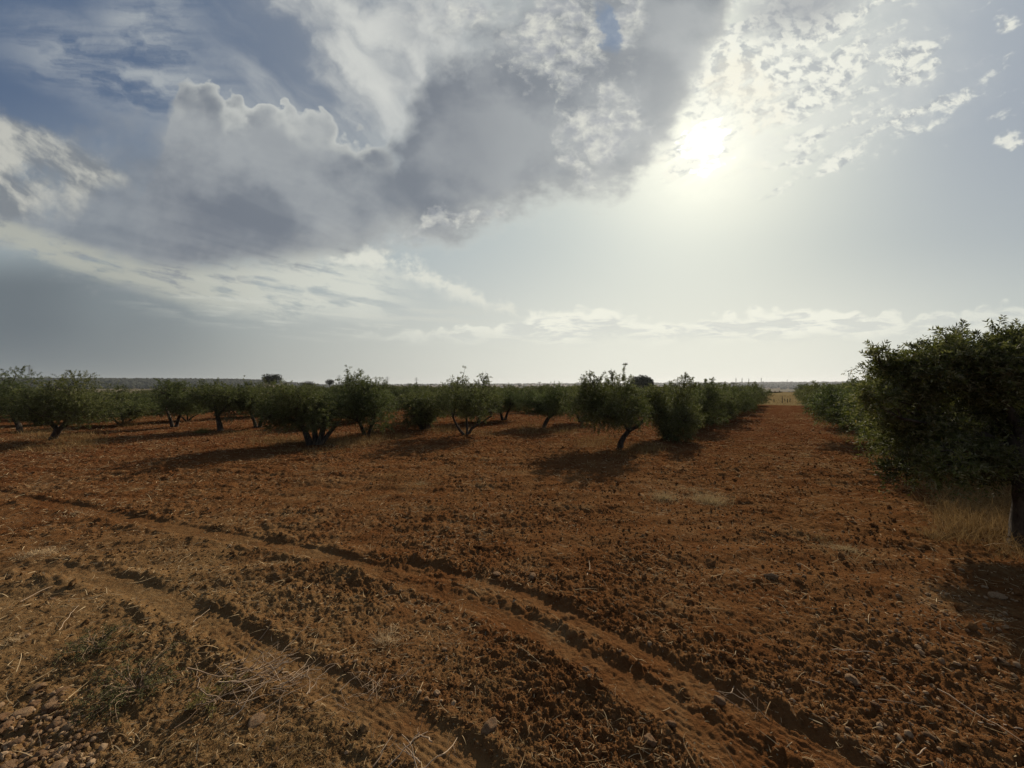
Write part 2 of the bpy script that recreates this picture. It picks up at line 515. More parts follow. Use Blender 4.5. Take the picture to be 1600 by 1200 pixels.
def lumps(x, y):
    """rounded clods: dome-shaped cells with a random height each"""
    ix = np.floor(x).astype(np.int64); iy = np.floor(y).astype(np.int64)
    best = np.zeros_like(x, dtype=np.float32)
    for a in (-1, 0, 1):
        for b in (-1, 0, 1):
            h = _h(ix + a, iy + b)
            cx = ix + a + _rv[h, 0]; cy = iy + b + _rv[h, 1]
            r = 0.35 + 0.45 * _rv[h, 2]
            d2 = ((x - cx) ** 2 + (y - cy) ** 2) / (r * r)
            k = np.sqrt(np.clip(1 - d2, 0, 1)) * r * (_rv[(h * 7 + 3) & 4095, 0] > 0.35)
            best = np.maximum(best, k.astype(np.float32))
    return best


def sstep(a, b, t):
    t = np.clip((t - a) / (b - a), 0, 1)
    return t * t * (3 - 2 * t)


# ---- wheel tracks: centre lines given as points of the ground
def track(pts):
    return np.array([at(*p) for p in pts])


def resample(P, step=0.06):
    # Catmull-Rom through the points, then even spacing
    Q = []
    n = len(P)
    for i in range(n - 1):
        p0 = P[max(i - 1, 0)]; p1 = P[i]; p2 = P[i + 1]; p3 = P[min(i + 2, n - 1)]
        for t in np.linspace(0, 1, 24, endpoint=False):
            Q.append(0.5 * ((2 * p1) + (-p0 + p2) * t + (2 * p0 - 5 * p1 + 4 * p2 - p3) * t * t + (-p0 + 3 * p1 - 3 * p2 + p3) * t ** 3))
    Q.append(P[-1]); Q = np.array(Q)
    d = np.concatenate([[0], np.cumsum(np.linalg.norm(np.diff(Q, axis=0), axis=1))])
    s = np.arange(0, d[-1], step)
    return np.stack([np.interp(s, d, Q[:, 0]), np.interp(s, d, Q[:, 1])], 1)


TR = [  # centre line, half width, depth
    (resample(track([(-260, 705), (0, 765), (110, 787), (250, 815), (380, 840), (470, 858), (560, 882), (700, 925), (800, 966),
                     (900, 1020), (1000, 1080), (1110, 1150), (1230, 1240), (1420, 1400)])), 0.102, 0.018),
    (resample(track([(640, 884), (740, 908), (830, 938), (920, 982), (1000, 1022), (1100, 1078), (1250, 1160), (1400, 1250), (1600, 1390)])), 0.085, 0.024),
    (resample(track([(60, 880), (130, 893), (210, 915), (300, 955), (400, 1012), (450, 1045), (540, 1085), (620, 1125), (700, 1180), (790, 1260), (900, 1400)])), 0.088, 0.014),
]


def seg_dist(x, y, L):
    """signed distance to a polyline and where along it, for points near it"""
    d = np.full(x.shape, 9.0, dtype=np.float32)
    s = np.zeros(x.shape, dtype=np.float32)
    bb = (x > L[:, 0].min() - 1) & (x < L[:, 0].max() + 1) & (y > L[:, 1].min() - 1) & (y < L[:, 1].max() + 1)
    idx = np.nonzero(bb)[0]
    # coarse first: every eighth point
    for ch in np.array_split(idx, max(1, len(idx) // 40000)):
        if len(ch) == 0: continue
        px_ = x[ch]; py_ = y[ch]
        dd = (px_[:, None] - L[None, ::8, 0]) ** 2 + (py_[:, None] - L[None, ::8, 1]) ** 2
        near = dd.min(1) < 0.85 ** 2
        ch = ch[near]
        if len(ch) == 0: continue
        px_ = x[ch]; py_ = y[ch]
        k0 = dd[near].argmin(1) * 8
        best = np.full(len(ch), 81.0); bs = np.zeros(len(ch)); sg = np.ones(len(ch))
        for off in range(-9, 10):
            k = np.clip(k0 + off, 0, len(L) - 2)
            a = L[k]; b = L[k + 1]; ab = b - a
            t = np.clip(((px_ - a[:, 0]) * ab[:, 0] + (py_ - a[:, 1]) * ab[:, 1]) / (ab ** 2).sum(1), 0, 1)
            qx = a[:, 0] + ab[:, 0] * t; qy = a[:, 1] + ab[:, 1] * t
            q = (px_ - qx) ** 2 + (py_ - qy) ** 2
            cr = ab[:, 0] * (py_ - a[:, 1]) - ab[:, 1] * (px_ - a[:, 0])
            m = q < best
            best[m] = q[m]; bs[m] = (k + t)[m] * 0.06; sg[m] = np.sign(cr[m])
        d[ch] = np.sqrt(best) * sg
        s[ch] = bs
    return d, s


def far_height(x, y):
    r = np.hypot(x, y)
    dip = -9.0 * sstep(55, 420, r) - 10.0 * sstep(300, 1100, r)
    rise = 19.0 * sstep(900, 3200, r)
    az = np.degrees(np.arctan2(x, y))
    left = sstep(-22, -36, az)
    ridge = left * (31.0 * sstep(600, 1350, r))
    und = 1.6 * perlin(x / 260 + 9.3, y / 260 + 2.2) * sstep(90, 700, r)
    return dip + rise + ridge + und


def low(x, y):
    """the ground without its clods: used to stand things on it"""
    x = np.asarray(x, dtype=np.float64); y = np.asarray(y, dtype=np.float64)
    sh = x.shape
    x = x.ravel(); y = y.ravel()
    z = 0.030 * perlin(x / 2.7 + 3.1, y / 2.7) + 0.018 * perlin(x / 0.9, y / 0.9 + 8.0)
    # shallow passes of the disc harrow, running across the view
    w = y + 0.10 * x + 0.5 * perlin(x / 3.3, y / 3.3)
    z += 0.016 * np.sin(w * 2 * np.pi / 0.47) * sstep(2.2, 3.5, y) * (0.4 + 0.6 * sstep(-0.2, 0.4, perlin(x / 2.1 + 4, y / 1.4)))
    z *= sstep(70, 40, np.hypot(x, y)) if False else 1.0
    w2 = y * 0.97 - 0.24 * x + 0.35 * perlin(x / 2.2 + 7, y / 2.2)
    z += 0.010 * np.abs(perlin(x / 3.0, w2 / 0.10)) * sstep(1.8, 3.0, y) + 0.012 * perlin(x / 1.6 + 9, w2 / 0.24) * sstep(1.8, 3.0, y)
    smooth_ = np.zeros_like(x, dtype=np.float32)
    for L, hw, dep in TR:
        d, s = seg_dist(x, y, L)
        wob = 0.012 * perlin(s * 3, s * 0 + 5)
        a = np.abs(d + wob)
        inside = sstep(hw + 0.03, hw - 0.015, a) * np.clip((0.95 if hw != 0.088 else 0.75) + 0.55 * perlin(s * 1.3 + hw * 50, s * 0 + 3) + 0.4 * perlin(x / 0.10, y / 0.10), 0.3, 1)
        dv = dep * (0.75 + 0.5 * perlin(s * 0.9, s * 0 + 1.5))
        z = z * (1 - 0.7 * inside) - dv * inside
        z += 0.013 * np.exp(-((a - hw - 0.06) / 0.04) ** 2) * np.clip(0.55 + 1.3 * perlin(s * 2.3, d * 3 + 2.0), 0, 2)
        smooth_ = np.maximum(smooth_, inside)
    return (z + far_height(x, y)).reshape(sh), smooth_.reshape(sh)


def surf(x, y, cell=0.0):
    """full soil surface; octaves finer than the mesh are left to the shader"""
    z, sm = low(x, y)
    rough = 1 - 0.86 * sm
    patch = 0.55 + 0.75 * sstep(-0.35, 0.45, perlin(x / 1.3 + 20, y / 1.3 + 4))
    fade = sstep(75, 45, np.hypot(x, y))
    for k, (sc, amp) in enumerate([(0.34, 0.028), (0.19, 0.026), (0.11, 0.026), (0.062, 0.026), (0.034, 0.023), (0.018, 0.015)]):
        w = np.clip((sc / np.maximum(cell, 1e-6) - 1.6) / 1.6, 0, 1) * fade
        if sc > 0.15:
            w = w * (0.45 + 1.25 * sstep(3.0, 9.0, np.hypot(x, y)))
        wx = x + 0.35 * sc * perlin(x / sc + k, y / sc)
        wy = y + 0.35 * sc * perlin(x / sc, y / sc + 7 + k)
        m = lumps(wx / sc + 11.7 * k, wy / sc + 5.3 * k) * 0.6 + 0.5 * np.abs(perlin(wx / sc * 1.9, wy / sc * 1.9 + k))
        z = z + (m - 0.22) * amp * rough * patch * w * (0.7 if k == 0 else 1.0)
    # ribs pressed along the tracks
    for L, hw, dep in TR:
        d, s = seg_dist(x, y, L)
        a = np.abs(d)
        br = sstep(-0.35, 0.15, perlin(s * 1.1 + 3, s * 0))
        br = br * (0.3 + 0.9 * sstep(-0.3, 0.4, perlin(s * 4 + 9, d * 9)))
        rib = np.sin((d + 0.006 * perlin(s * 5, d * 4)) * 2 * np.pi / 0.034) * 0.0026 * br + 0.0016 * np.sin(s * 2 * np.pi / 0.045 + d * 40) * br
        rib = rib + 0.004 * perlin(x / 0.03, y / 0.03)
        z += rib * sstep(hw + 0.01, hw - 0.02, a) * sstep(0.04, 0.012, cell)
        # crumbled shoulders
        z += 0.020 * np.exp(-((a - hw - 0.09) / 0.06) ** 2) * lumps(x / 0.05, y / 0.05) * 1.2
    return z


# ---- ground sheet: rings round the place where one stands, fine where it is near
ra = [0.02, 0.1]
r = 0.16
while r < 1.35:
    ra.append(r); r *= 1.010
r = 1.35
while r < 34:
    ra.append(r); r *= 1 + 0.0029 * (1 + 0.9 * (r / 20) ** 1.0)
while r < 9000:
    ra.append(r); r *= 1.022
ra = np.array(ra)
th = [-180.0]
while th[-1] < 180:
    a = th[-1]
    th.append(a + (0.135 if -62 < a < 62 else (0.3 if -100 < a < 100 else 1.2)))
th[-1] = 180.0
th = np.radians(np.array(th))
RR, TT = np.meshgrid(ra, th, indexing='ij')
gx = (RR * np.sin(TT)).ravel(); gy = (RR * np.cos(TT)).ravel()
cell = (RR * np.where(np.abs(np.degrees(TT)) < 62, 0.0029, np.where(np.abs(np.degrees(TT)) < 100, 0.0052, 0.02))).ravel()
gz = np.zeros_like(gx)
for ch in np.array_split(np.arange(len(gx)), 8):
    gz[ch] = surf(gx[ch], gy[ch], cell[ch])
nr, nt_ = len(ra), len(th)
I = np.arange(nr * nt_).reshape(nr, nt_)
quads = np.stack([I[:-1, :-1], I[:-1, 1:], I[1:, 1:], I[1:, :-1]], -1).reshape(-1, 4)[:, ::-1]


def new_mat(name):
    m = bpy.data.materials.new(name)
    m.use_nodes = True
    nt = m.node_tree
    for n in list(nt.nodes):
        nt.nodes.remove(n)
    B = NB(nt)
    o = B.node('ShaderNodeOutputMaterial')
    return m, nt, B, o


def principled(B, o, color, rough=0.9, spec=0.2, normal=None):
    p = B.node('ShaderNodeBsdfPrincipled')
    B.put(p.inputs['Base Color'], color)
    B.put(p.inputs['Roughness'], rough)
    B.put(p.inputs['Specular IOR Level'], spec)
    if normal is not None:
        B.put(p.inputs['Normal'], normal)
    if o is not None:
        B.nt.links.new(p.outputs[0], o.inputs[0])
    return p


def bump(B, h, dist=0.01, strength=1.0):
    b = B.node('ShaderNodeBump')
    b.inputs['Strength'].default_value = strength
    b.inputs['Distance'].default_value = dist
    B.put(b.inputs['Height'], h)
    return S(B, b.outputs[0])


# soil
m_soil, nt, B, o = new_mat("red_soil")
geo = B.node('ShaderNodeNewGeometry')
pos = S(B, geo.outputs['Position'])
x_, y_, z_ = B.sep(pos)
rdist = B.m('SQRT', x_ * x_ + y_ * y_)
big = B.noise(pos, 0.35, 4, 0.55, dims='3D')
med = B.noise(pos, 2.2, 5, 0.6, dims='3D')
fine = B.noise(pos, 38.0, 5, 0.65, dims='3D')
grit = B.noise(pos, 160.0, 3, 0.6, dims='3D')
c = B.mix(B.smooth(0.35, 0.65, med), (0.1276, 0.0547, 0.0201), (0.1629, 0.0819, 0.0329))
c = B.mix(B.smooth(0.30, 0.70, fine) * 0.55, c, (0.0944, 0.0383, 0.0147))
# farther from the track the ploughed earth is redder
c = B.mix(B.smooth(6.0, 16.0, rdist + (big - 0.5) * 8) * 0.75, c, B.mix(B.smooth(0.4, 0.6, med), (0.1073, 0.0377, 0.0155), (0.1354, 0.0604, 0.0260)))
# dusty, tan verge with crushed straw near the lower left
verge = B.smooth(-0.4, 1.0, (x_ * -0.55) - (y_ * 0.52) + 1.05 + (med - 0.5) * 1.6) * B.smooth(7.5, 4.0, rdist)
c = B.mix(verge * 0.6, c, B.mix(B.smooth(0.4, 0.6, fine), (0.1652, 0.0963, 0.0407), (0.2312, 0.1528, 0.0706)))
dryc = B.smooth(0.50, 0.66, B.noise(pos, 0.55, 6, 0.68, dims='3D')) * B.smooth(0.42, 0.60, B.noise(pos, 14.0, 4, 0.7, dims='3D'))
c = B.mix(dryc * 0.5, c, (0.2250, 0.1434, 0.0706))
# dry crust patches and pale grit
c = B.mix(B.smooth(0.60, 0.72, B.noise(pos, 1.1, 5, 0.6, dims='3D')) * 0.4, c, (0.1755, 0.1135, 0.0538))
sp = B.voro(pos, 55.0, 'F1', '3D')
spc = B.voro(pos, 55.0, 'F1', '3D', 'Color')
sr, sg_, sb = B.sep(spc)
c = B.mix(B.smooth(0.30, 0.16, sp) * B.smooth(0.86, 0.90, sr) * 0.8, c, (0.2090, 0.1739, 0.1123))
c = B.mix(B.smooth(0.60, 0.75, grit) * 0.35, c, (0.1922, 0.1208, 0.0609))
# beyond the orchard: stubble, then plots of the plain
plot = B.voro(B.vec(x_ * 0.6, y_, 0.0), 0.0042, 'F1', '2D', 'Color')
p1, p2, p3 = B.sep(plot)
pl = B.mix(B.smooth(0.3, 0.5, p1), (0.1376, 0.1066, 0.0585), (0.1032, 0.0516, 0.0275))
pl = B.mix(B.smooth(0.62, 0.66, p2), pl, (0.0344, 0.0379, 0.0189))
pl = B.mix(B.smooth(0.35, 0.7, B.noise(pos, 0.05, 5, 0.6, dims='3D')) * 0.4, pl, (0.0757, 0.0620, 0.0310))
alongr = x_ * 0.566 + y_ * 0.824
stub = B.mix(B.smooth(0.35, 0.65, med), (0.1927, 0.1376, 0.0596), (0.2386, 0.1835, 0.0918))
c = B.mix(B.smooth(34.0, 34.8, alongr + (med - 0.5) * 1.6), c, stub)
c = B.mix(B.smooth(70.0, 120.0, rdist), c, pl)
coarse = B.noise(pos, 9.0, 6, 0.68, dims='3D')
cl = B.voro(pos, 14.0, 'F1', '3D')
hgt = fine * 0.5 + grit * 0.25 + B.smooth(4.0, 12.0, rdist) * (coarse * 3.0 - cl * 1.4)
nrm = bump(B, hgt, 0.035, 0.9)
principled(B, o, c, 1.0, 0.0, nrm)

ground = mesh_from("ground", np.stack([gx, gy, gz], 1), quads, m_soil, smooth=True)
tag(ground, "tilled red earth with tyre tracks, running out to a flat plain", None, None, "structure")
del RR, TT, quads


def ground_z(x, y):
    z, _ = low(np.atleast_1d(np.float64(x)), np.atleast_1d(np.float64(y)))
    return float(z[0])


def top_z(x, y):
    x = np.asarray(x, dtype=np.float64); y = np.asarray(y, dtype=np.float64)
    return surf(x, y, np.hypot(x, y) * 0.0029)


def rest_z(x, y):
    return float(top_z(np.atleast_1d(x), np.atleast_1d(y))[0])


# ---- loose clods and gravel, too many to count
def ico(sub):
    t = (1 + 5 ** 0.5) / 2
    V = np.array([(-1, t, 0), (1, t, 0), (-1, -t, 0), (1, -t, 0), (0, -1, t), (0, 1, t), (0, -1, -t), (0, 1, -t),
                  (t, 0, -1), (t, 0, 1), (-t, 0, -1), (-t, 0, 1)], float)
    F = [(0, 11, 5), (0, 5, 1), (0, 1, 7), (0, 7, 10), (0, 10, 11), (1, 5, 9), (5, 11, 4), (11, 10, 2), (10, 7, 6), (7, 1, 8),
         (3, 9, 4), (3, 4, 2), (3, 2, 6), (3, 6, 8), (3, 8, 9), (4, 9, 5), (2, 4, 11), (6, 2, 10), (8, 6, 7), (9, 8, 1)]
    V = V / np.linalg.norm(V[0])
    for _ in range(sub):
        V = list(map(tuple, V)); mid = {}; NF = []

        def mp(a, b):
            k = (min(a, b), max(a, b))
            if k not in mid:
                p = np.array(V[a]) + np.array(V[b]); p /= np.linalg.norm(p)
                V.append(tuple(p)); mid[k] = len(V) - 1
            return mid[k]
        for a, b, c_ in F:
            ab, bc, ca_ = mp(a, b), mp(b, c_), mp(c_, a)
            NF += [(a, ab, ca_), (b, bc, ab), (c_, ca_, bc), (ab, bc, ca_)]
        V = np.array(V); F = NF
    return np.array(V), np.array(F)


def noise3(P, f, seed):
    return (perlin(P[:, 0] * f + seed, P[:, 1] * f + 3.7 * seed) + perlin(P[:, 1] * f + 5.1, P[:, 2] * f + seed) + perlin(P[:, 2] * f + 9.2 * seed, P[:, 0] * f)) / 2.2


def rock_shape(sub, seed, rough=0.3, flat=0.75, facets=5):
    r_ = np.random.default_rng(seed)
    V, F = ico(sub)
    V = V.copy()
    for _ in range(facets):
        n = r_.normal(size=3); n /= np.linalg.norm(n)
        dd = V @ n - r_.uniform(0.55, 0.85)
        V -= np.outer(np.clip(dd, 0, None), n)
    V *= (1 + rough * noise3(V, 1.4, seed % 97 + 0.3) + rough * 0.45 * noise3(V, 3.4, seed % 89 + 1.3))[:, None]
    V *= np.array([1.0, r_.uniform(0.65, 0.95), flat * r_.uniform(0.75, 1.1)])
    return V, F


def rot_mats(n, g, tilt=0.6):
    a = g.uniform(0, 2 * np.pi, n); b = g.normal(0, tilt, n); c_ = g.normal(0, tilt, n)
    ca_, sa_, cb, sb_, cc, sc_ = np.cos(a), np.sin(a), np.cos(b), np.sin(b), np.cos(c_), np.sin(c_)
    Rz = np.zeros((n, 3, 3)); Rz[:, 0, 0] = ca_; Rz[:, 0, 1] = -sa_; Rz[:, 1, 0] = sa_; Rz[:, 1, 1] = ca_; Rz[:, 2, 2] = 1
    Rx = np.zeros((n, 3, 3)); Rx[:, 0, 0] = 1; Rx[:, 1, 1] = cb; Rx[:, 1, 2] = -sb_; Rx[:, 2, 1] = sb_; Rx[:, 2, 2] = cb
    Ry = np.zeros((n, 3, 3)); Ry[:, 1, 1] = 1; Ry[:, 0, 0] = cc; Ry[:, 0, 2] = sc_; Ry[:, 2, 0] = -sc_; Ry[:, 2, 2] = cc
    return Rz @ Rx @ Ry


def scatter(name, shapes, xy, size, g, mat, sink=0.25, tilt=0.6, z0=None):
    n = len(xy)
    z = top_z(xy[:, 0], xy[:, 1])
    R = rot_mats(n, g, tilt)
    pick = g.integers(0, len(shapes), n)
    Vs, Fs, ts = [], [], []
    base = 0
    tint = g.random(n)
    for k, (SV, SF) in enumerate(shapes):
        idx = np.nonzero(pick == k)[0]
        if len(idx) == 0: continue
        P = np.einsum('nij,vj->nvi', R[idx], SV) * size[idx][:, None, None]
        P[:, :, 0] += xy[idx, 0][:, None]; P[:, :, 1] += xy[idx, 1][:, None]
        P[:, :, 2] += (z[idx] + size[idx] * sink)[:, None]
        Vs.append(P.reshape(-1, 3))
        Fs.append((SF[None] + (np.arange(len(idx)) * len(SV))[:, None, None]).reshape(-1, 3) + base)
        ts.append(np.repeat(tint[idx], len(SV)))
        base += len(idx) * len(SV)
    return mesh_from(name, np.concatenate(Vs), np.concatenate(Fs), mat, smooth=False, attr={"tint": np.concatenate(ts)})


def view_points(n, r0, r1, g, power=1.0, half=58):
    """random ground points ahead of where one stands, spread evenly in log distance"""
    u = g.random(n) ** power
    r_ = r0 * (r1 / r0) ** u
    a = np.radians(g.uniform(-half, half, n))
    return np.stack([r_ * np.sin(a), r_ * np.cos(a)], 1)


def off_track(xy):
    _, sm = low(xy[:, 0], xy[:, 1])
    return sm < 0.3


m_clod, nt, B, o = new_mat("soil_clod")
tt = B.node('ShaderNodeAttribute', attribute_name="tint")
t_ = S(B, tt.outputs['Fac'])
geo = B.node('ShaderNodeNewGeometry')
pos = S(B, geo.outputs['Position'])
nn = B.noise(pos, 60, 4, 0.6, dims='3D')
x_, y_, z_ = B.sep(pos)
rdist = B.m('SQRT', x_ * x_ + y_ * y_)
c = B.mix(t_, (0.0968, 0.0393, 0.0147), (0.1581, 0.0792, 0.0329))
c = B.mix(B.smooth(6.0, 16.0, rdist) * 0.6, c, (0.1212, 0.0411, 0.0155))
verge = B.smooth(-0.4, 1.0, (x_ * -0.55) - (y_ * 0.52) + 1.05) * B.smooth(7.5, 4.0, rdist)
c = B.mix(verge * 0.6, c, B.mix(t_, (0.0920, 0.0580, 0.0257), (0.1588, 0.1208, 0.0609)))
c = B.mix(B.smooth(0.4, 0.65, nn) * 0.4, c, (0.1504, 0.0822, 0.0374))
principled(B, o, c, 1.0, 0.0, bump(B, nn, 0.006, 0.8))

g = np.random.default_rng(21)
small = [rock_shape(0, 100 + k, 0.35, 0.8, 3) for k in range(8)]
mid_ = [rock_shape(1, 200 + k, 0.55, 0.8, 3) for k in range(10)]
xy = view_points(90000, 1.45, 26, g, 0.78); xy = xy[off_track(xy)]
keep = perlin(xy[:, 0] / 0.8 + 3, xy[:, 1] / 0.8) + g.normal(0, 0.35, len(xy)) > -0.1
xy = xy[keep]
rr = np.hypot(xy[:, 0], xy[:, 1])
sz = g.lognormal(-5.2, 0.45, len(xy)) * (0.8 + 0.07 * rr)
o1 = scatter("soil_crumbs", small, xy, np.clip(sz, 0.003, 0.03), g, m_clod)
tag(o1, "fine red soil crumbs lying all over the tilled ground", None, None, "stuff")
xy = view_points(13000, 1.5, 18, g, 0.8); xy = xy[off_track(xy)]
keep = perlin(xy[:, 0] / 0.7 + 30, xy[:, 1] / 0.7) + g.normal(0, 0.25, len(xy)) > 0.05
xy = xy[keep]
rr = np.hypot(xy[:, 0], xy[:, 1])
sz = g.lognormal(-4.5, 0.45, len(xy)) * (0.85 + 0.03 * rr)
o1 = scatter("soil_clods", mid_, xy, np.clip(sz, 0.007, 0.046), g, m_clod)
tag(o1, "crumbly red-brown clods turned up by tilling", None, None, "stuff")

# ------------------------------------------------------------------ olive trees
m_leaf, nt, B, o = new_mat("olive_leaf")
tt = B.node('ShaderNodeAttribute', attribute_name="tint")
t_ = S(B, tt.outputs['Fac'])
geo = B.node('ShaderNodeNewGeometry')
oi = B.node('ShaderNodeObjectInfo')
rnd = S(B, oi.outputs['Random'])
topc = B.mix(t_, (0.018, 0.025, 0.007), (0.155, 0.170, 0.056))
topc = B.mix(B.smooth(0.955, 0.97, t_), topc, (0.22, 0.17, 0.06))
undc = B.mix(t_, (0.040, 0.045, 0.026), (0.27, 0.27, 0.175))
lc = B.mix(S(B, geo.outputs['Backfacing']), topc, undc)
lc = B.mul(lc, B.mix(rnd, (0.86, 0.92, 0.85), (1.12, 1.05, 0.95)))
p = principled(B, None, lc, 0.6, 0.14)
tr = B.node('ShaderNodeBsdfTranslucent')
B.put(tr.inputs['Color'], B.mul(lc, (1.3, 1.45, 0.7)))
ms = B.node('ShaderNodeMixShader')
ms.inputs[0].default_value = 0.22
nt.links.new(p.outputs[0], ms.inputs[1]); nt.links.new(tr.outputs[0], ms.inputs[2])
nt.links.new(ms.outputs[0], o.inputs[0])

m_bark, nt, B, o = new_mat("olive_bark")
tcn = B.node('ShaderNodeTexCoord')
pos = S(B, tcn.outputs['Object'])
px3, py3, pz3 = B.sep(pos)
bn = B.noise(B.vec(px3, py3, pz3 * 0.28), 22, 6, 0.65, dims='3D')
b2 = B.noise(pos, 4, 3, 0.5, dims='3D')
c = B.mix(B.smooth(0.35, 0.65, bn), (0.028, 0.021, 0.016), (0.095, 0.075, 0.058))
c = B.mix(B.smooth(0.55, 0.75, b2) * 0.5, c, (0.125, 0.11, 0.09))
principled(B, o, c, 0.92, 0.15, bump(B, bn, 0.02, 1.0))


def tube(path, rad, sides=7, seed=0, rough=0.12, cap=True):
    path = np.asarray(path, float); n = len(path)
    T = np.gradient(path, axis=0); T /= np.linalg.norm(T, axis=1)[:, None] + 1e-9
    up = np.array([0.3, 0.9, 0.1]) if abs(T[0][2]) > 0.7 else np.array([0, 0, 1.0])
    V = []
    u = np.cross(T[0], up); u /= np.linalg.norm(u)
    gg = np.random.default_rng(seed)
    ph = gg.uniform(0, 6, 3)
    for i in range(n):
        u = u - T[i] * (u @ T[i]); u /= np.linalg.norm(u) + 1e-9
        v = np.cross(T[i], u)
        a = np.linspace(0, 2 * np.pi, sides, endpoint=False)
        k = 1 + rough * (np.sin(2 * a + ph[0] + i * 0.5) + 0.7 * np.sin(3 * a + ph[1] - i * 0.8) + gg.normal(0, 0.35, sides))
        V.append(path[i] + rad[i] * k[:, None] * (np.cos(a)[:, None] * u + np.sin(a)[:, None] * v))
    V = np.concatenate(V)
    F = []
    for i in range(n - 1):
        for j in range(sides):
            F.append((i * sides + j, i * sides + (j + 1) % sides, (i + 1) * sides + (j + 1) % sides, (i + 1) * sides + j))
    return V, np.array(F)


class Acc:
    def __init__(self):
        self.V = []; self.Q = []; self.n = 0
    def add(self, V, F):
        self.V.append(V); self.Q.append(F + self.n); self.n += len(V)
    def obj(self, name, mat, parent=None, smooth=True, **kw):
        V = np.concatenate(self.V)
        return mesh_from(name, V, [f for f in self.Q], mat, smooth=smooth, parent=parent, **kw)


def bend(a, b, g, n=7, sag=0.12):
    a = np.asarray(a, float); b = np.asarray(b, float)
    t = np.linspace(0, 1, n)[:, None]
    L = np.linalg.norm(b - a)
    k = g.normal(0, 0.10 * L, 3); k2 = g.normal(0, 0.06 * L, 3)
    P = a + (b - a) * t + np.sin(np.pi * t) * k + np.sin(2 * np.pi * t) * k2
    P[:, 2] += (np.sin(np.pi * t[:, 0])) * sag * L * -0.3
    return P


def leaves(shoots, g, leaf=0.055, width=0.27, per=18):
    """shoots: base points, unit directions, lengths -> leaf quads in opposite pairs"""
    Bp, Dv, Ln, Tn = shoots
    n = len(Bp)
    k = per
    t = np.tile((np.arange(k) + 0.6) / k, (n, 1)) + g.normal(0, 0.03, (n, k))
    up = np.array([0, 0, 1.0])
    side = np.cross(Dv, up + g.normal(0, 0.2, (n, 3))); side /= np.linalg.norm(side, axis=1)[:, None] + 1e-9
    oth = np.cross(side, Dv)
    base = Bp[:, None] + Dv[:, None] * (t * Ln[:, None])[..., None]
    base[..., 2] -= (t ** 2) * Ln[:, None] * 0.22
    ang = np.tile(np.arange(k) * 1.57, (n, 1)) + g.normal(0, 0.5, (n, k)) + g.uniform(0, 6.28, (n, 1))
    rad = np.cos(ang)[..., None] * side[:, None] + np.sin(ang)[..., None] * oth[:, None]
    ld = Dv[:, None] * g.uniform(0.35, 1.0, (n, k))[..., None] + rad * 0.85 + g.normal(0, 0.18, (n, k, 3))
    ld /= np.linalg.norm(ld, axis=2)[..., None]
    nv = np.cross(ld, g.normal(0, 1, (n, k, 3)) + up * 0.8)
    nv /= np.linalg.norm(nv, axis=2)[..., None] + 1e-9
    L = leaf * g.uniform(0.65, 1.2, (n, k))[..., None] * (1 - 0.35 * t[..., None] ** 3)
    w = L * width * 0.5
    nb_ = np.cross(ld, nv)
    v0 = base
    v1 = base + ld * L * 0.45 + nv * w - nb_ * L * 0.02
    v2 = base + ld * L + nb_ * L * 0.08
    v3 = base + ld * L * 0.45 - nv * w - nb_ * L * 0.02
    V = np.stack([v0, v1, v2, v3], 2).reshape(-1, 3)
    m = n * k
    F = np.arange(m * 4).reshape(m, 4)
    tint = np.clip(Tn[:, None] * 0.62 + g.random((n, k)) ** 2 * 0.5, 0, 1)
    tint = np.where(g.random((n, k)) < 0.012, 1.0, np.minimum(tint, 0.94))
    return V, F, np.repeat(tint.ravel(), 4)


def crown_lobes(c, r, g, n=11, rel=0.46):
    """irregular heap of lobes filling an ellipsoid with centre c and radii r"""
    c = np.array(c, float); r = np.array(r, float)
    L = []
    for i in range(n):
        a = i * 2.399 + g.uniform(-0.5, 0.5)
        u = g.uniform(-0.95, 0.85)
        rho = g.uniform(0.50, 0.82)
        q = np.array([math.cos(a) * math.sqrt(1 - u * u), math.sin(a) * math.sqrt(1 - u * u), u]) * rho
        s = rel * g.uniform(0.75, 1.2)
        s = s * g.uniform(0.72, 1.22)
        L.append((c + q * r * 1.04, np.maximum(r * s, r.min() * 0.36)))
    L.append((c - np.array([0, 0, 0.12]) * r, r * 0.62))
    return L


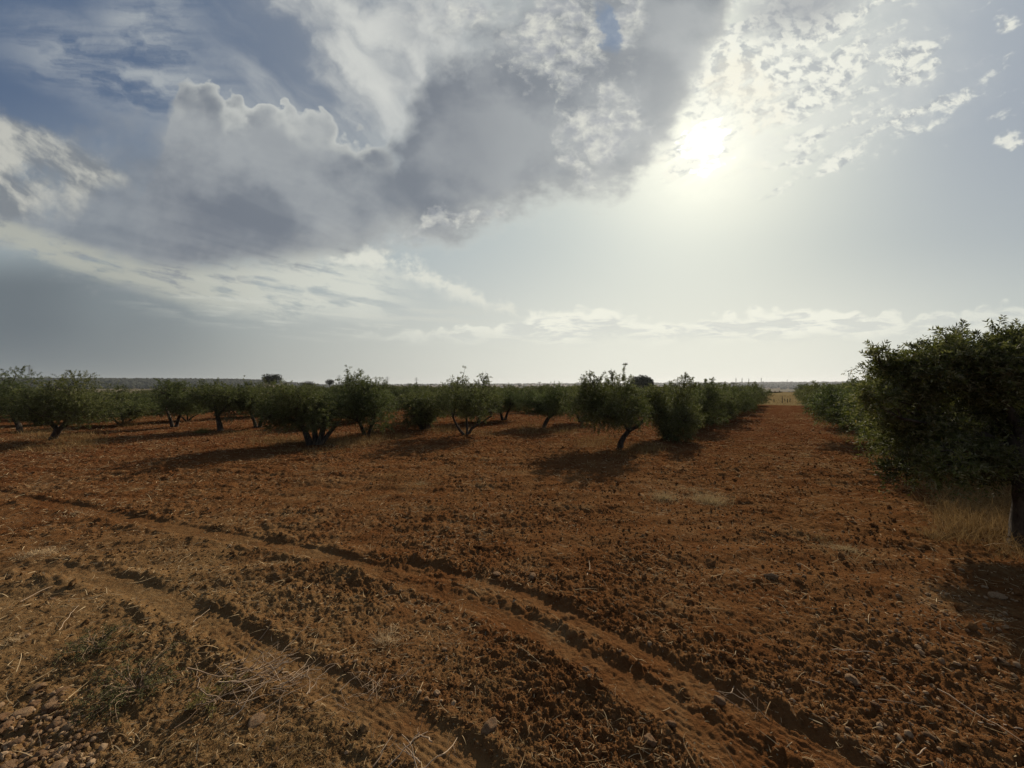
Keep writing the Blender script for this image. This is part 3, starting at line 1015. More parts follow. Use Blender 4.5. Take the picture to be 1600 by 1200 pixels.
def olive(name, stems, lobes, g, shoots=1500, per=20, leaf=0.055, sprigs=20, sprig_len=0.32, ztop=None, zmin=0.32, extra=(), gaps=0.0):
    """stems: list of (points, radii) in metres from the foot. lobes: [(centre, radii)]. Everything local to the foot."""
    root = empty(name)
    tk = Acc()
    ends = []
    for k, (pts, rad) in enumerate(stems):
        P = resample3(np.array(pts, float), 4)
        R = np.interp(np.linspace(0, 1, len(P)), np.linspace(0, 1, len(rad)), rad)
        if pts[0][2] < 0.05:
            R[:2] *= (1.35, 1.12)
        tk.add(*tube(P, R, 9, int(g.integers(1e6)), 0.10))
        ends.append((P[-1], R[-1]))
    lb = Acc()
    nl = len(lobes)
    for k, (c_, r_) in enumerate(lobes):
        e, er = min(ends, key=lambda q: np.linalg.norm(q[0] - c_) + 0.3 * g.random())
        P = bend(e, c_, g, 7, 0.2)
        r0 = er * 0.62
        lb.add(*tube(P, np.linspace(r0, r0 * 0.42, 7), 6, int(g.integers(1e6))))
        for _ in range(5):
            d = g.normal(size=3); d[2] = abs(d[2]) * 0.8 - 0.1; d /= np.linalg.norm(d)
            q = c_ + d * r_ * g.uniform(0.7, 0.98)
            s = P[int(g.integers(3, 7))]
            PP = bend(s, q, g, 6, 0.1)
            lb.add(*tube(PP, np.linspace(r0 * 0.40, 0.004, 6), 5, int(g.integers(1e6)), 0.05))
    # shoots
    w = np.array([np.prod(r_) ** (2 / 3) for _, r_ in lobes]); w /= w.sum()
    pick = g.choice(nl, shoots, p=w)
    Cc = np.array([l[0] for l in lobes])[pick]; Rc = np.array([l[1] for l in lobes])[pick]
    d = g.normal(size=(shoots, 3)); d /= np.linalg.norm(d, axis=1)[:, None]
    rho = g.random(shoots) ** 0.42 * 0.95
    Bp = Cc + d * Rc * rho[:, None]
    if gaps > 0:     # real holes where a limb has been pruned
        kk = noise3(Bp, 2.3, 4.2) + g.normal(0, 0.12, shoots) > -0.55 + gaps
        Bp = Bp[kk]; d = d[kk]; Rc = Rc[kk]; rho = rho[kk]
    n = len(Bp)
    out_ = d * 0.75 + np.array([0, 0, 0.55]) * g.uniform(-0.5, 1.2, n)[:, None] + g.normal(0, 0.42, (n, 3))
    out_ /= np.linalg.norm(out_, axis=1)[:, None]
    Ln = g.uniform(0.10, 0.26, n)
    Tn = np.clip(0.45 + 0.85 * noise3(Bp, 2.1, 2.1) + g.normal(0, 0.2, n), 0, 1)
    lo = Bp[:, 2] < zmin
    Bp[lo, 2] = zmin + g.random(lo.sum()) * 0.12
    sets = [(Bp, out_, Ln, Tn)]
    # upright water shoots standing out of the top
    if sprigs:
        tops = sorted(lobes, key=lambda l: -(l[0][2] + l[1][2]))[:max(3, nl // 2)]
        SB, SD = [], []
        for _ in range(sprigs):
            c_, r_ = tops[int(g.integers(len(tops)))]
            a = g.uniform(0, 6.28); q = g.uniform(0, 0.75)
            base = c_ + np.array([math.cos(a) * q * r_[0], math.sin(a) * q * r_[1], r_[2] * math.sqrt(1 - q * q) * 0.85])
            dd = np.array([math.cos(a) * q * 0.7 + g.normal(0, 0.2), math.sin(a) * q * 0.7 + g.normal(0, 0.2), 1.0]); dd /= np.linalg.norm(dd)
            SB.append(base); SD.append(dd)
        SB = np.array(SB); SD = np.array(SD); SL = g.uniform(0.5, 1.15, sprigs) * sprig_len
        sets.append((SB, SD, SL * 0.8, np.full(sprigs, 0.45)))
        nsub = 7
        tq = g.uniform(-0.25, 0.95, (sprigs, nsub))
        QB = (SB[:, None] + SD[:, None] * (tq * SL[:, None])[..., None] + g.normal(0, 0.02, (sprigs, nsub, 3))).reshape(-1, 3)
        QD = SD[:, None] * 0.45 + g.normal(0, 0.75, (sprigs, nsub, 3))
        QD = (QD / np.linalg.norm(QD, axis=2)[..., None]).reshape(-1, 3)
        sets.append((QB, QD, g.uniform(0.07, 0.17, len(QB)), g.random(len(QB))))
        for b_, d_, l_ in zip(SB, SD, SL):
            lb.add(*tube(np.array([b_ - d_ * 0.1, b_ + d_ * l_ * 0.5, b_ + d_ * l_]), [0.006, 0.004, 0.002], 4, 1, 0.0))
    Vs, Fs, Ts = [], [], []; base = 0
    for k, s in enumerate(sets):
        V, F, T = leaves(s, g, leaf, 0.30, per)
        Vs.append(V); Fs.append(F + base); Ts.append(T); base += len(V)
    tk.obj("trunk", m_bark, root)
    lb.obj("branches", m_bark, root)
    mesh_from("crown", np.concatenate(Vs), np.concatenate(Fs), m_leaf, parent=root, attr={"tint": np.concatenate(Ts)})
    return root


def resample3(P, k):
    Q = []
    n = len(P)
    for i in range(n - 1):
        p0 = P[max(i - 1, 0)]; p1 = P[i]; p2 = P[i + 1]; p3 = P[min(i + 2, n - 1)]
        for t in np.linspace(0, 1, k, endpoint=False):
            Q.append(0.5 * ((2 * p1) + (-p0 + p2) * t + (2 * p0 - 5 * p1 + 4 * p2 - p3) * t * t + (-p0 + 3 * p1 - 3 * p2 + p3) * t ** 3))
    Q.append(P[-1])
    return np.array(Q)


def place(root, x, y, rz=0.0, s=1.0, label=None, group=None, cat="olive tree", sx=None):
    root.location = (x, y, ground_z(x, y) - 0.03)
    root.rotation_euler = (0, 0, rz)
    root.scale = (s, s, s) if sx is None else (sx, sx, s)
    tag(root, label, cat, group)
    return root


def copy_tree(src, label, group):
    r_ = src.copy(); C.objects.link(r_)
    r_["label"] = label; r_["group"] = group
    for ch in list(src.children):
        c_ = ch.copy(); C.objects.link(c_); c_.parent = r_
    return r_


def stems_of(kind, th=1.0):
    if kind == 'lean_right':          # one trunk leaning right, forking at knee height
        return [([(0, 0, -0.05), (0.03, 0, 0.16), (0.16, 0.02, 0.36), (0.26, 0.02, 0.46)], [0.085, 0.07, 0.06, 0.05]),
                ([(0.2, 0.02, 0.4), (0.12, 0.05, 0.55), (0.05, 0.0, 0.75)], [0.045, 0.035, 0.03]),
                ([(0.22, 0.02, 0.42), (0.42, -0.05, 0.55), (0.55, 0.0, 0.72)], [0.045, 0.035, 0.028])]
    if kind == 'three':               # thin stems spreading from one foot
        return [([(0.02, 0, -0.05), (-0.18, 0, 0.18), (-0.36, 0.05, 0.50), (-0.42, 0.05, 0.8)], [0.05, 0.04, 0.032, 0.025]),
                ([(0.05, 0, -0.05), (0.04, 0.05, 0.30), (0.02, 0.05, 0.75)], [0.05, 0.036, 0.028]),
                ([(0.06, 0, -0.05), (0.20, -0.03, 0.22), (0.52, -0.05, 0.42), (0.8, 0, 0.6)], [0.05, 0.04, 0.032, 0.025])]
    if kind == 'bundle':              # several thick stems in one stool
        return [([(-0.08, 0, -0.05), (-0.16, 0, 0.22), (-0.30, 0.05, 0.45), (-0.42, 0, 0.58), (-0.75, 0, 0.8)], [0.09, 0.075, 0.06, 0.05, 0.03]),
                ([(0.02, 0.03, -0.05), (0.0, 0.05, 0.3), (-0.05, 0.08, 0.8)], [0.08, 0.065, 0.04]),
                ([(0.10, 0, -0.05), (0.20, 0.0, 0.25), (0.28, 0, 0.7)], [0.085, 0.07, 0.045]),
                ([(0.15, -0.03, -0.05), (0.36, 0.02, 0.28), (0.62, 0, 0.6)], [0.07, 0.055, 0.035])]
    if kind == 'single':
        return [([(0.04, 0, -0.05), (0.02, 0, 0.22), (-0.05, 0.0, 0.50), (-0.1, 0, 0.7)], [0.095, 0.08, 0.07, 0.055]),
                ([(-0.06, 0, 0.5), (0.1, 0.05, 0.7), (0.25, 0.05, 0.95)], [0.05, 0.04, 0.03])]
    if kind == 'fork':                # leans right then opens like a hand
        return [([(-0.12, 0, -0.05), (-0.02, 0, 0.15), (0.10, 0, 0.36)], [0.11, 0.095, 0.085]),
                ([(0.04, 0, 0.3), (-0.15, 0.02, 0.45), (-0.38, 0, 0.66)], [0.06, 0.045, 0.03]),
                ([(0.06, 0, 0.32), (-0.06, -0.05, 0.5), (-0.16, 0, 0.75)], [0.055, 0.045, 0.03]),
                ([(0.12, 0, 0.34), (0.2, 0.05, 0.5), (0.24, 0.08, 0.72)], [0.06, 0.045, 0.03]),
                ([(0.14, 0, 0.34), (0.32, 0, 0.44), (0.48, 0, 0.58)], [0.05, 0.04, 0.028])]
    if kind == 'slant_left':
        return [([(0.1, 0, -0.05), (0.03, 0, 0.25), (-0.1, 0, 0.5), (-0.15, 0, 0.7)], [0.09, 0.075, 0.065, 0.05])]
    if kind == 'two':
        return [([(-0.05, 0, -0.05), (-0.12, 0, 0.25), (-0.3, 0.05, 0.6)], [0.075, 0.06, 0.04]),
                ([(0.06, 0, -0.05), (0.15, 0, 0.3), (0.3, 0, 0.62)], [0.07, 0.055, 0.04])]
    raise ValueError(kind)


def hero(px, py, xl, xr, yb, yt, kind, label, seed, shoots=1300, per=20, sprigs=10, group="olive trees at the front of the orchard",
         lobes_n=11, deep=0.95, leaf=0.055, gaps=0.1, extra=None, sprig_len=0.3):
    """an olive whose foot stands at photo pixel (px,py) and whose crown spans the given box there"""
    g = np.random.default_rng(seed)
    x, y = at(px, py)
    k = y / F_PX
    hz_ = horizon_y(px)
    gz0 = ground_z(x, y)
    cx = ((xl + xr) / 2 - px) * k
    rx = (xr - xl) / 2 * k
    zt = CAM_H - (yt - hz_) * k - gz0
    zb = CAM_H - (yb - hz_) * k - gz0
    cz = (zt + zb) / 2; rz = (zt - zb) / 2
    # lean the stem heights to the crown
    st = stems_of(kind)
    sc = max(0.55, (zb + 0.35 * rz) / 0.65)
    st = [([(p[0] * sc, p[1] * sc, p[2] * sc if p[2] > 0 else p[2]) for p in pts], rad) for pts, rad in st]
    lob = crown_lobes((cx, 0, cz), (rx * 1.04, rx * deep * 1.04, rz * 1.10), g, lobes_n)
    shoots = int(shoots * 1.45); sprigs = int(sprigs * 0.6)
    if extra:
        for (ex, ez, er, erz) in extra:      # extra lobes in picture offsets
            lob.append((np.array([(ex - px) * k, g.normal(0, 0.15), CAM_H - (ez - hz_) * k - gz0]), np.array([er * k, er * k * 0.8, erz * k])))
    o_ = olive("olive_tree", st, lob, g, shoots, per, leaf, sprigs, sprig_len, zmin=max(0.08, zb), gaps=gaps)
    return place(o_, x, y, 0, 1, label, group)


FG = "olive trees at the front of the orchard"
hero(87, 682, 38, 172, 655, 588, 'fork', "olive tree with a stout trunk opening into a hand of forks, near the left edge", 11, 1700, 20, 12,
     extra=[(128, 598, 34, 24), (70, 604, 36, 18), (150, 636, 30, 20), (120, 612, 40, 22)])
hero(27, 669, -55, 55, 646, 585, 'slant_left', "olive tree cut by the left edge, its short trunk slanting left", 12, 1500, 20, 10,
     extra=[(12, 590, 34, 24), (-40, 594, 32, 24)])
hero(342, 669, 306, 392, 648, 592, 'single', "olive tree on one dark straight trunk beside a yellow-green grass tuft", 13, 1200, 20, 12)
hero(272, 662, 247, 312, 642, 590, 'two', "bushy olive whose dark crown hides its trunk, just left of the single-trunk olive", 14, 1100, 20, 12)
hero(490, 693, 398, 520, 664, 598, 'bundle', "broad olive rising as a bundle of thick stems from one dark foot", 15, 2000, 20, 10,
     extra=[(425, 640, 30, 22), (500, 655, 30, 20)])
hero(572, 680, 515, 622, 668, 592, 'two', "tall leafy olive leaning on the right side of the bundle-stemmed one", 16, 1900, 20, 16,
     extra=[(562, 594, 18, 14), (585, 600, 22, 14)], sprig_len=0.36)
hero(402, 664, 372, 442, 645, 597, 'two', "olive peeping out behind the left shoulder of the bundle-stemmed olive", 17, 1000, 20, 8)
hero(727, 680, 667, 782, 656, 598, 'three', "open olive on three thin stems spreading from one foot", 18, 1150, 20, 22, gaps=0.28,
     extra=[(715, 596, 14, 7), (755, 602, 16, 9)], sprig_len=0.42)
hero(676, 658, 638, 712, 642, 604, 'two', "dark low olive left of and behind the three-stemmed olive", 19, 1000, 20, 6)
hero(787, 657, 766, 822, 640, 606, 'two', "small upright olive with a dark trunk standing behind the gap in mid-picture", 20, 800, 20, 6)
hero(850, 669, 806, 896, 648, 606, 'lean_right', "rounded low olive on forked thin trunks above pale dry grass, mid-picture", 22, 1400, 20, 8)
hero(968, 703, 896, 1014, 668, 602, 'lean_right', "olive on a dark bent trunk leaning right, its shadow spread in front", 23, 1900, 20, 22, gaps=0.2,
     extra=[(930, 604, 18, 12), (965, 600, 26, 12)], sprig_len=0.42)
hero(1042, 690, 1004, 1088, 684, 604, 'two', "olive with skirts down to the soil, right beside the bent-trunk olive", 24, 1700, 20, 12,
     extra=[(1070, 603, 20, 12)], sprig_len=0.26)
hero(908, 662, 880, 936, 646, 604, 'two', "olive filling the background just left of the bent-trunk olive", 25, 900, 20, 8)
hero(195, 650, 176, 224, 640, 602, 'two', "small dark olive behind the gap right of the forked olive", 26, 800, 20, 5)

# the nearest tree, cut by the right edge
g = np.random.default_rng(31)
x, y = at(1603, 862)
k = y / F_PX


def nl(px, py, rpx, rpy, dy=0.0):
    """lobe of the nearest tree, centred at this bearing, dy metres behind the trunk"""
    d = y + dy
    return (np.array([(px + 14 - 800) / F_PX * d - x, dy, CAM_H - (py + 24 - 604) / F_PX * d]), np.array([rpx, rpx * 0.95, rpy]) * (0.70 + 0.22 * math.sin(px * 0.7 + py)) * d / F_PX)


lob = [nl(1420, 560, 55, 34, 0.1), nl(1395, 610, 50, 38, 0.2), nl(1440, 660, 62, 48, 0.1), nl(1430, 700, 52, 40, 0.35), nl(1500, 690, 60, 40, 0.0),
       nl(1480, 570, 62, 42, 0.2), nl(1500, 620, 80, 60, 0.4), nl(1560, 640, 75, 55, 0.2), nl(1545, 560, 60, 42, -0.1), nl(1600, 570, 60, 50, 0.0),
       nl(1650, 560, 80, 60, 0.3), nl(1580, 536, 34, 22, -0.1), nl(1640, 640, 90, 60, 0.1), nl(1700, 600, 90, 80, 0.3), nl(1480, 535, 30, 22, 0.3),
       nl(1380, 650, 40, 36, 0.5), nl(1520, 600, 70, 60, 0.9), nl(1600, 600, 90, 70, 1.0), nl(1690, 690, 70, 50, 0.4), nl(1450, 620, 60, 50, 0.8), nl(1460, 705, 55, 36, -0.2), nl(1540, 700, 60, 34, 0.2), nl(1385, 575, 34, 26, 0.4), nl(1410, 640, 60, 50, 0.9), nl(1362, 548, 20, 16, 0.2), nl(1352, 600, 18, 20, 0.0), nl(1468, 532, 22, 14, 0.0), nl(1535, 528, 24, 16, 0.1), nl(1585, 520, 20, 18, 0.0), nl(1385, 712, 22, 20, 0.2)]
st = [([(0, 0, -0.05), (0.0, 0, 0.35), (-0.04, 0, 0.75), (-0.02, 0.05, 1.15)], [0.115, 0.095, 0.085, 0.075]),
      ([(-0.03, 0, 0.85), (-0.25, 0.1, 1.1), (-0.6, 0.2, 1.3)], [0.06, 0.045, 0.035]),
      ([(-0.02, 0, 0.9), (0.2, 0.1, 1.2), (0.4, 0.3, 1.5)], [0.06, 0.045, 0.035]),
      ([(-0.03, 0, 1.1), (-0.12, 0.05, 1.4), (-0.3, 0.1, 1.7)], [0.055, 0.045, 0.03])]
t = olive("olive_tree", st, lob, g, 11500, 20, 0.052, 40, 0.20, zmin=0.72, gaps=0.30)
place(t, x, y, 0, 1, "nearest olive tree, big and nearly black, its trunk at the right edge", FG)

# archetypes reused along the rows
ARCH = []
for k_ in range(5):
    g = np.random.default_rng(60 + k_)
    kind = ['two', 'single', 'three', 'lean_right', 'bundle'][k_]
    lob = crown_lobes((g.normal(0, 0.06), 0, 0.93), (1.16, 1.16, 0.68), g, 12)
    ARCH.append(olive("olive_tree", stems_of(kind), lob, g, 2100, 18, 0.064, 7, 0.24, zmin=0.30, gaps=0.14))
used = [False] * len(ARCH)
PLACED = [(o_.location.x, o_.location.y) for o_ in C.objects if o_.name.startswith("olive_tree") and o_.get("label")]


def grow(x, y, rz, s, label, group, k_=None, wide=1.0):
    k_ = int(rng.integers(len(ARCH))) if k_ is None else k_
    if not used[k_]:
        used[k_] = True
        t = ARCH[k_]
    else:
        t = copy_tree(ARCH[k_], label, group)
    place(t, x, y, rz, s, label, group, sx=s * wide)
    PLACED.append((x, y))
    return t


ORD = ["second", "third", "fourth", "fifth", "sixth", "seventh", "eighth", "ninth", "tenth"]
rowL = [(1086, 673, 1.02), (1112, 664, 1.0), (1131, 656, 0.98), (1146, 650, 0.97), (1158, 645, 0.96), (1168, 641, 0.95), (1177, 638, 0.92)]
for i, (a, b, s) in enumerate(rowL):
    x, y = at(a, b)
    grow(x, y, i * 1.3, s, ORD[i + 1] + " olive back along the left side of the bare red lane", "olive row on the left of the bare lane", i % 5)
rowR = [(1470, 742, 1.16), (1382, 699, 1.18), (1338, 674, 1.08), (1308, 659, 1.03), (1290, 650, 1.0), (1278, 643, 0.97), (1268, 638, 0.95), (1261, 634.5, 0.9)]
for i, (a, b, s) in enumerate(rowR):
    x, y = at(a, b)
    grow(x, y, 0.7 + i * 1.7, s, ORD[i] + " olive back along the right side of the bare red lane", "olive row on the right of the bare lane", (i + 2) % 5)

# the crowd behind: a staggered planting seen between and over the front trees
gg = np.random.default_rng(77)
crowd = []
va = np.array([-1.7, 4.2]); vb = np.array([2.6, 3.75])
for i in range(-26, 30):
    for j in range(-26, 26):
        q = np.array([2.84, 10.05]) + va * i + vb * j + gg.normal(0, 0.35, 2)
        x, y = q
        if y < 14 or y > 52: continue
        px_ = 800 + F_PX * x / y
        if px_ < -320 or px_ > 1900: continue
        along = x * 0.566 + y * 0.824; pp = x * 0.824 - y * 0.566
        if along > 33: continue
        if -3.3 < pp < 3.0: continue                       # the bare lane and its two rows
        if pp > 3 and (px_ < 1300): continue
        # the narrower lane seen at mid-left
        if abs(px_ - 643) < 16 and y < 40: continue
        # the clearing at the left
        if 205 < px_ < 246 and y < 30: continue
        if min(math.hypot(x - a, y - b) for a, b in PLACED) < 1.6: continue
        if px_ < 320 and y > 34: continue
        crowd.append((x, y))
        if y < 36 and gg.random() < 0.9: crowd.append((x + gg.normal(0, 0.4) + 1.1, y + 2.1 + gg.normal(0, 0.4)))
crowd.sort(key=lambda q: q[1])
for x, y in crowd:
    px_ = 800 + F_PX * x / y
    side = "left" if px_ < 560 else ("middle" if px_ < 1000 else ("lane side" if px_ < 1250 else "right"))
    lab = {"left": "low olive crowded among others in the back rows, left third",
           "middle": "low olive crowded among others in the back rows, middle third",
           "lane side": "olive massed with others behind the row left of the lane",
           "right": "olive glimpsed behind the dark row at the right edge"}[side]
    s = gg.uniform(0.86, 1.0)
    if px_ < 330: s *= 0.86
    grow(x, y, gg.uniform(0, 6.28), s, lab, "olives in the back rows, " + side, None, gg.uniform(1.05, 1.3))
for k_ in range(len(ARCH)):
    if not used[k_]:
        for ch in list(ARCH[k_].children): bpy.data.objects.remove(ch)
        bpy.data.objects.remove(ARCH[k_])
print("olives", len(PLACED), "crowd", len(crowd))

# ------------------------------------------------------------------ dry grass, straw, twigs, weeds, stones
def straw_mat(name, c0, c1, rough=0.75, trans=0.25):
    m, nt, B, o = new_mat(name)
    tt = B.node('ShaderNodeAttribute', attribute_name="tint")
    t_ = S(B, tt.outputs['Fac'])
    c = B.mix(t_, c0, c1)
    p = principled(B, None, c, rough, 0.06)
    tr = B.node('ShaderNodeBsdfTranslucent'); B.put(tr.inputs['Color'], c)
    ms = B.node('ShaderNodeMixShader'); ms.inputs[0].default_value = trans
    nt.links.new(p.outputs[0], ms.inputs[1]); nt.links.new(tr.outputs[0], ms.inputs[2])
    nt.links.new(ms.outputs[0], o.inputs[0])
    return m


m_straw = straw_mat("dry_straw", (0.26, 0.16, 0.075), (0.70, 0.54, 0.32))
m_pale = straw_mat("pale_grass", (0.24, 0.165, 0.08), (0.56, 0.43, 0.23))
m_golden = straw_mat("golden_grass", (0.15, 0.085, 0.030), (0.42, 0.285, 0.125))
m_greeny = straw_mat("yellow_green_grass", (0.11, 0.10, 0.03), (0.32, 0.26, 0.09))
m_weed = straw_mat("grey_green_weed", (0.060, 0.058, 0.022), (0.17, 0.155, 0.070), 0.8, 0.15)
m_twig = straw_mat("bare_twig", (0.16, 0.10, 0.06), (0.50, 0.37, 0.25), 0.85, 0.0)

m_stone, nt, B, o = new_mat("field_stone")
oi = B.node('ShaderNodeObjectInfo'); rnd = S(B, oi.outputs['Random'])
tcn = B.node('ShaderNodeTexCoord'); pos = S(B, tcn.outputs['Object'])
sn = B.noise(pos, 9, 6, 0.62, dims='3D'); sn2 = B.noise(pos, 70, 4, 0.6, dims='3D')
c = B.mix(rnd, (0.15, 0.090, 0.048), (0.29, 0.20, 0.115))
c = B.mix(B.smooth(0.42, 0.62, sn) * 0.7, c, (0.19, 0.08, 0.035))
c = B.mix(B.smooth(0.5, 0.7, sn2) * 0.35, c, (0.16, 0.10, 0.07))
principled(B, o, c, 0.95, 0.08, bump(B, sn * 0.6 + sn2 * 0.3, 0.012, 0.9))


def blades(base, dirv, length, width, curl, g, seg=4):
    """tapered curved ribbons. base (n,3), dirv (n,3) unit, curl: how far the tip drops as a share of length"""
    n = len(base)
    t = np.linspace(0, 1, seg + 1)
    side = np.cross(dirv, g.normal(0, 1, (n, 3))); side /= np.linalg.norm(side, axis=1)[:, None] + 1e-9
    oth = np.cross(side, dirv)
    bnd = g.normal(0, 0.22, n)
    P = base[:, None] + dirv[:, None] * (t[None, :, None] * length[:, None, None])
    P = P + oth[:, None] * (np.sin(t * np.pi * 0.9)[None, :, None] * (bnd * length)[:, None, None])
    P[:, :, 2] -= (t[None] ** 2) * (curl * length)[:, None]
    w = (width[:, None] * (1 - 0.85 * t[None] ** 2))[..., None] * side[:, None] * 0.5
    V = np.stack([P - w, P + w], 2).reshape(n, (seg + 1) * 2, 3)
    f = np.array([(2 * i, 2 * i + 1, 2 * i + 3, 2 * i + 2) for i in range(seg)])
    F = (f[None] + (np.arange(n) * (seg + 1) * 2)[:, None, None]).reshape(-1, 4)
    return V.reshape(-1, 3), F, np.repeat(np.clip(g.random(n) * 0.8 + g.random() * 0.2, 0, 1), (seg + 1) * 2)


def unit(v):
    return v / (np.linalg.norm(v, axis=1)[:, None] + 1e-9)


def grass_stuff(name, xy, h, spread, mat, label, g, wid=0.0035, curl=0.35):
    z = top_z(xy[:, 0], xy[:, 1])
    n = len(xy)
    d = unit(np.stack([g.normal(0, spread, n), g.normal(0, spread, n), np.ones(n)], 1))
    V, F, T = blades(np.stack([xy[:, 0], xy[:, 1], z - 0.01], 1), d, h, np.full(n, wid) * g.uniform(0.6, 1.4, n), np.full(n, curl) * g.uniform(0, 1.8, n), g)
    o_ = mesh_from(name, V, F, mat, attr={"tint": T})
    return tag(o_, label, None, None, "stuff")


def patch_xy(px, py, rpx, rpy, n, g):
    """ground points in an ellipse seen round photo pixel (px,py)"""
    a = g.uniform(0, 6.28, n); q = np.sqrt(g.random(n)) * (0.6 + 0.6 * g.random(n))
    P = [at(px + rpx * c_ * r_, max(py + rpy * s_ * r_, 612)) for c_, s_, r_ in zip(np.cos(a), np.sin(a), q)]
    return np.array(P)


g = np.random.default_rng(41)
# thin dry grass left standing round the feet of the olives and between them
spots = [(60, 672, 50, 9, 700, .24), (120, 682, 60, 10, 1100, .26), (90, 694, 90, 8, 900, .16), (30, 688, 40, 8, 300, .16), (200, 656, 30, 8, 300, .3),
         (245, 650, 40, 6, 250, .2), (380, 673, 60, 6, 500, .18), (440, 688, 50, 8, 900, .22), (545, 690, 60, 8, 1200, .26), (600, 684, 40, 6, 500, .2),
         (490, 702, 70, 5, 500, .14), (690, 672, 30, 8, 500, .26), (750, 676, 40, 6, 350, .2), (830, 672, 35, 9, 600, .28), (880, 674, 30, 7, 500, .24),
         (930, 694, 35, 9, 500, .22), (1010, 704, 40, 7, 700, .16), (985, 712, 50, 5, 400, .10), (1130, 668, 16, 5, 180, .18), (1165, 652, 12, 4, 100, .18),
         (1290, 668, 26, 7, 350, .24), (1330, 690, 26, 7, 280, .2), (1380, 720, 40, 10, 300, .2), (640, 755, 60, 12, 260, .07), (1250, 655, 10, 4, 90, .2)]
XY, H = [], []
for px, py, a, b, n, h in spots:
    XY.append(patch_xy(px, py, a, b, n, g)); H.append(h * g.uniform(0.4, 1.15, n))
grass_stuff("dry_grass", np.concatenate(XY), np.concatenate(H), 0.35, m_golden, "thin golden dry grass left unploughed round the olive feet", g, 0.006)
# tall faded grass in the shade of the nearest olive
XY = np.concatenate([patch_xy(1530, 800, 90, 50, 4500, g), patch_xy(1480, 760, 50, 20, 900, g), patch_xy(1590, 850, 60, 30, 900, g), patch_xy(1500, 840, 50, 20, 500, g)])
grass_stuff("shaded_grass", XY, g.uniform(0.08, 0.34, len(XY)), 0.45, m_golden, "thin tangled grass standing in the shade of the nearest olive", g, 0.003)
# stubble of the field beyond
n = 24000
al = g.uniform(34.6, 62, n) ; pp = g.uniform(-14, 10, n)
XY = np.stack([pp * 0.824 + al * 0.566, -pp * 0.566 + al * 0.824], 1)
grass_stuff("stubble_grass", XY, g.uniform(0.10, 0.26, n), 0.4, m_golden, "pale standing dry grass beyond the end of the lane", g, 0.008, 0.4)
# flattened, matted dry growth on the verge at lower left
n = 15000
XY = view_points(n * 3, 1.5, 6.0, g, 0.9, 60)
sc_ = (-XY[:, 0] * 0.55 - XY[:, 1] * 0.52 + 1.15) + 0.9 * perlin(XY[:, 0] / 0.35 + 2, XY[:, 1] / 0.35) + 0.3 * perlin(XY[:, 0] / 0.09, XY[:, 1] / 0.09)
XY = XY[(sc_ > 0.25)]
XY = XY[off_track(XY) | (g.random(len(XY)) < 0.08)][:n]
z = top_z(XY[:, 0], XY[:, 1]) - 0.006; n = len(XY)
d = unit(np.stack([g.normal(0, 1, n), g.normal(0, 1, n), g.uniform(0.05, 0.9, n)], 1))
V, F, T = blades(np.stack([XY[:, 0], XY[:, 1], z + 0.002], 1), d, g.uniform(0.015, 0.055, n), np.full(n, 0.0022), g.uniform(0.2, 0.7, n), g, 3)
tag(mesh_from("matted_grass", V, F, m_golden, attr={"tint": T}), "short matted dry growth on the verge at the lower left", None, None, "stuff")

# straw and broken stalks strewn over the soil
n = 90000
XY = view_points(n, 1.45, 26, g, 0.72)
pr = 0.35 + 0.9 * sstep(-0.1, 0.5, perlin(XY[:, 0] / 0.9 + 5, XY[:, 1] / 0.9 + 1)) + 0.5 * sstep(0, 1.5, -XY[:, 0] * 0.55 - XY[:, 1] * 0.52 + 1.3)
XY = XY[g.random(n) < pr * 0.55]
XY = XY[off_track(XY) | (g.random(len(XY)) < 0.15)]
n = len(XY); rr = np.hypot(XY[:, 0], XY[:, 1])
z = top_z(XY[:, 0], XY[:, 1]) - 0.006
d = unit(np.stack([g.normal(0, 1, n), g.normal(0, 1, n), np.abs(g.normal(0.06, 0.20, n))], 1))
Ls = np.clip(g.lognormal(-3.2, 0.6, n), 0.012, 0.20) * (0.8 + 0.05 * rr)
V, F, T = blades(np.stack([XY[:, 0], XY[:, 1], z + 0.012], 1), d, Ls, g.uniform(0.0014, 0.0034, n) * (0.85 + 0.14 * rr), g.uniform(-0.02, 0.12, n), g, 5)
tag(mesh_from("straw_litter", V, F, m_straw, attr={"tint": T}), "pale straw and broken stalks strewn over the soil", None, None, "stuff")


def tuft(px, py, n, h, rad, mat, label, seed, spread=0.55, wid=0.003, curl=0.5, cat="dry grass", name="grass_tuft", group=None):
    g = np.random.default_rng(seed)
    x, y = at(px, py)
    a = g.uniform(0, 6.28, n); q = np.minimum(np.abs(g.normal(0, 0.40, n)), 0.80) * rad
    lx, ly = np.cos(a) * q, np.sin(a) * q
    z = top_z(x + lx, y + ly)
    z0 = rest_z(x, y)
    d = unit(np.stack([np.cos(a) * spread * g.random(n) + g.normal(0, 0.25, n), np.sin(a) * spread * g.random(n) + g.normal(0, 0.25, n), np.ones(n)], 1))
    V, F, T = blades(np.stack([lx, ly, z - z0 - 0.005], 1), d, h * g.uniform(0.35, 1.1, n), wid * g.uniform(0.6, 1.3, n), curl * g.uniform(0.1, 1.6, n), g)
    o_ = mesh_from(name, V, F, mat, attr={"tint": T}, loc=(x, y, z0))
    return tag(o_, label, cat, group)


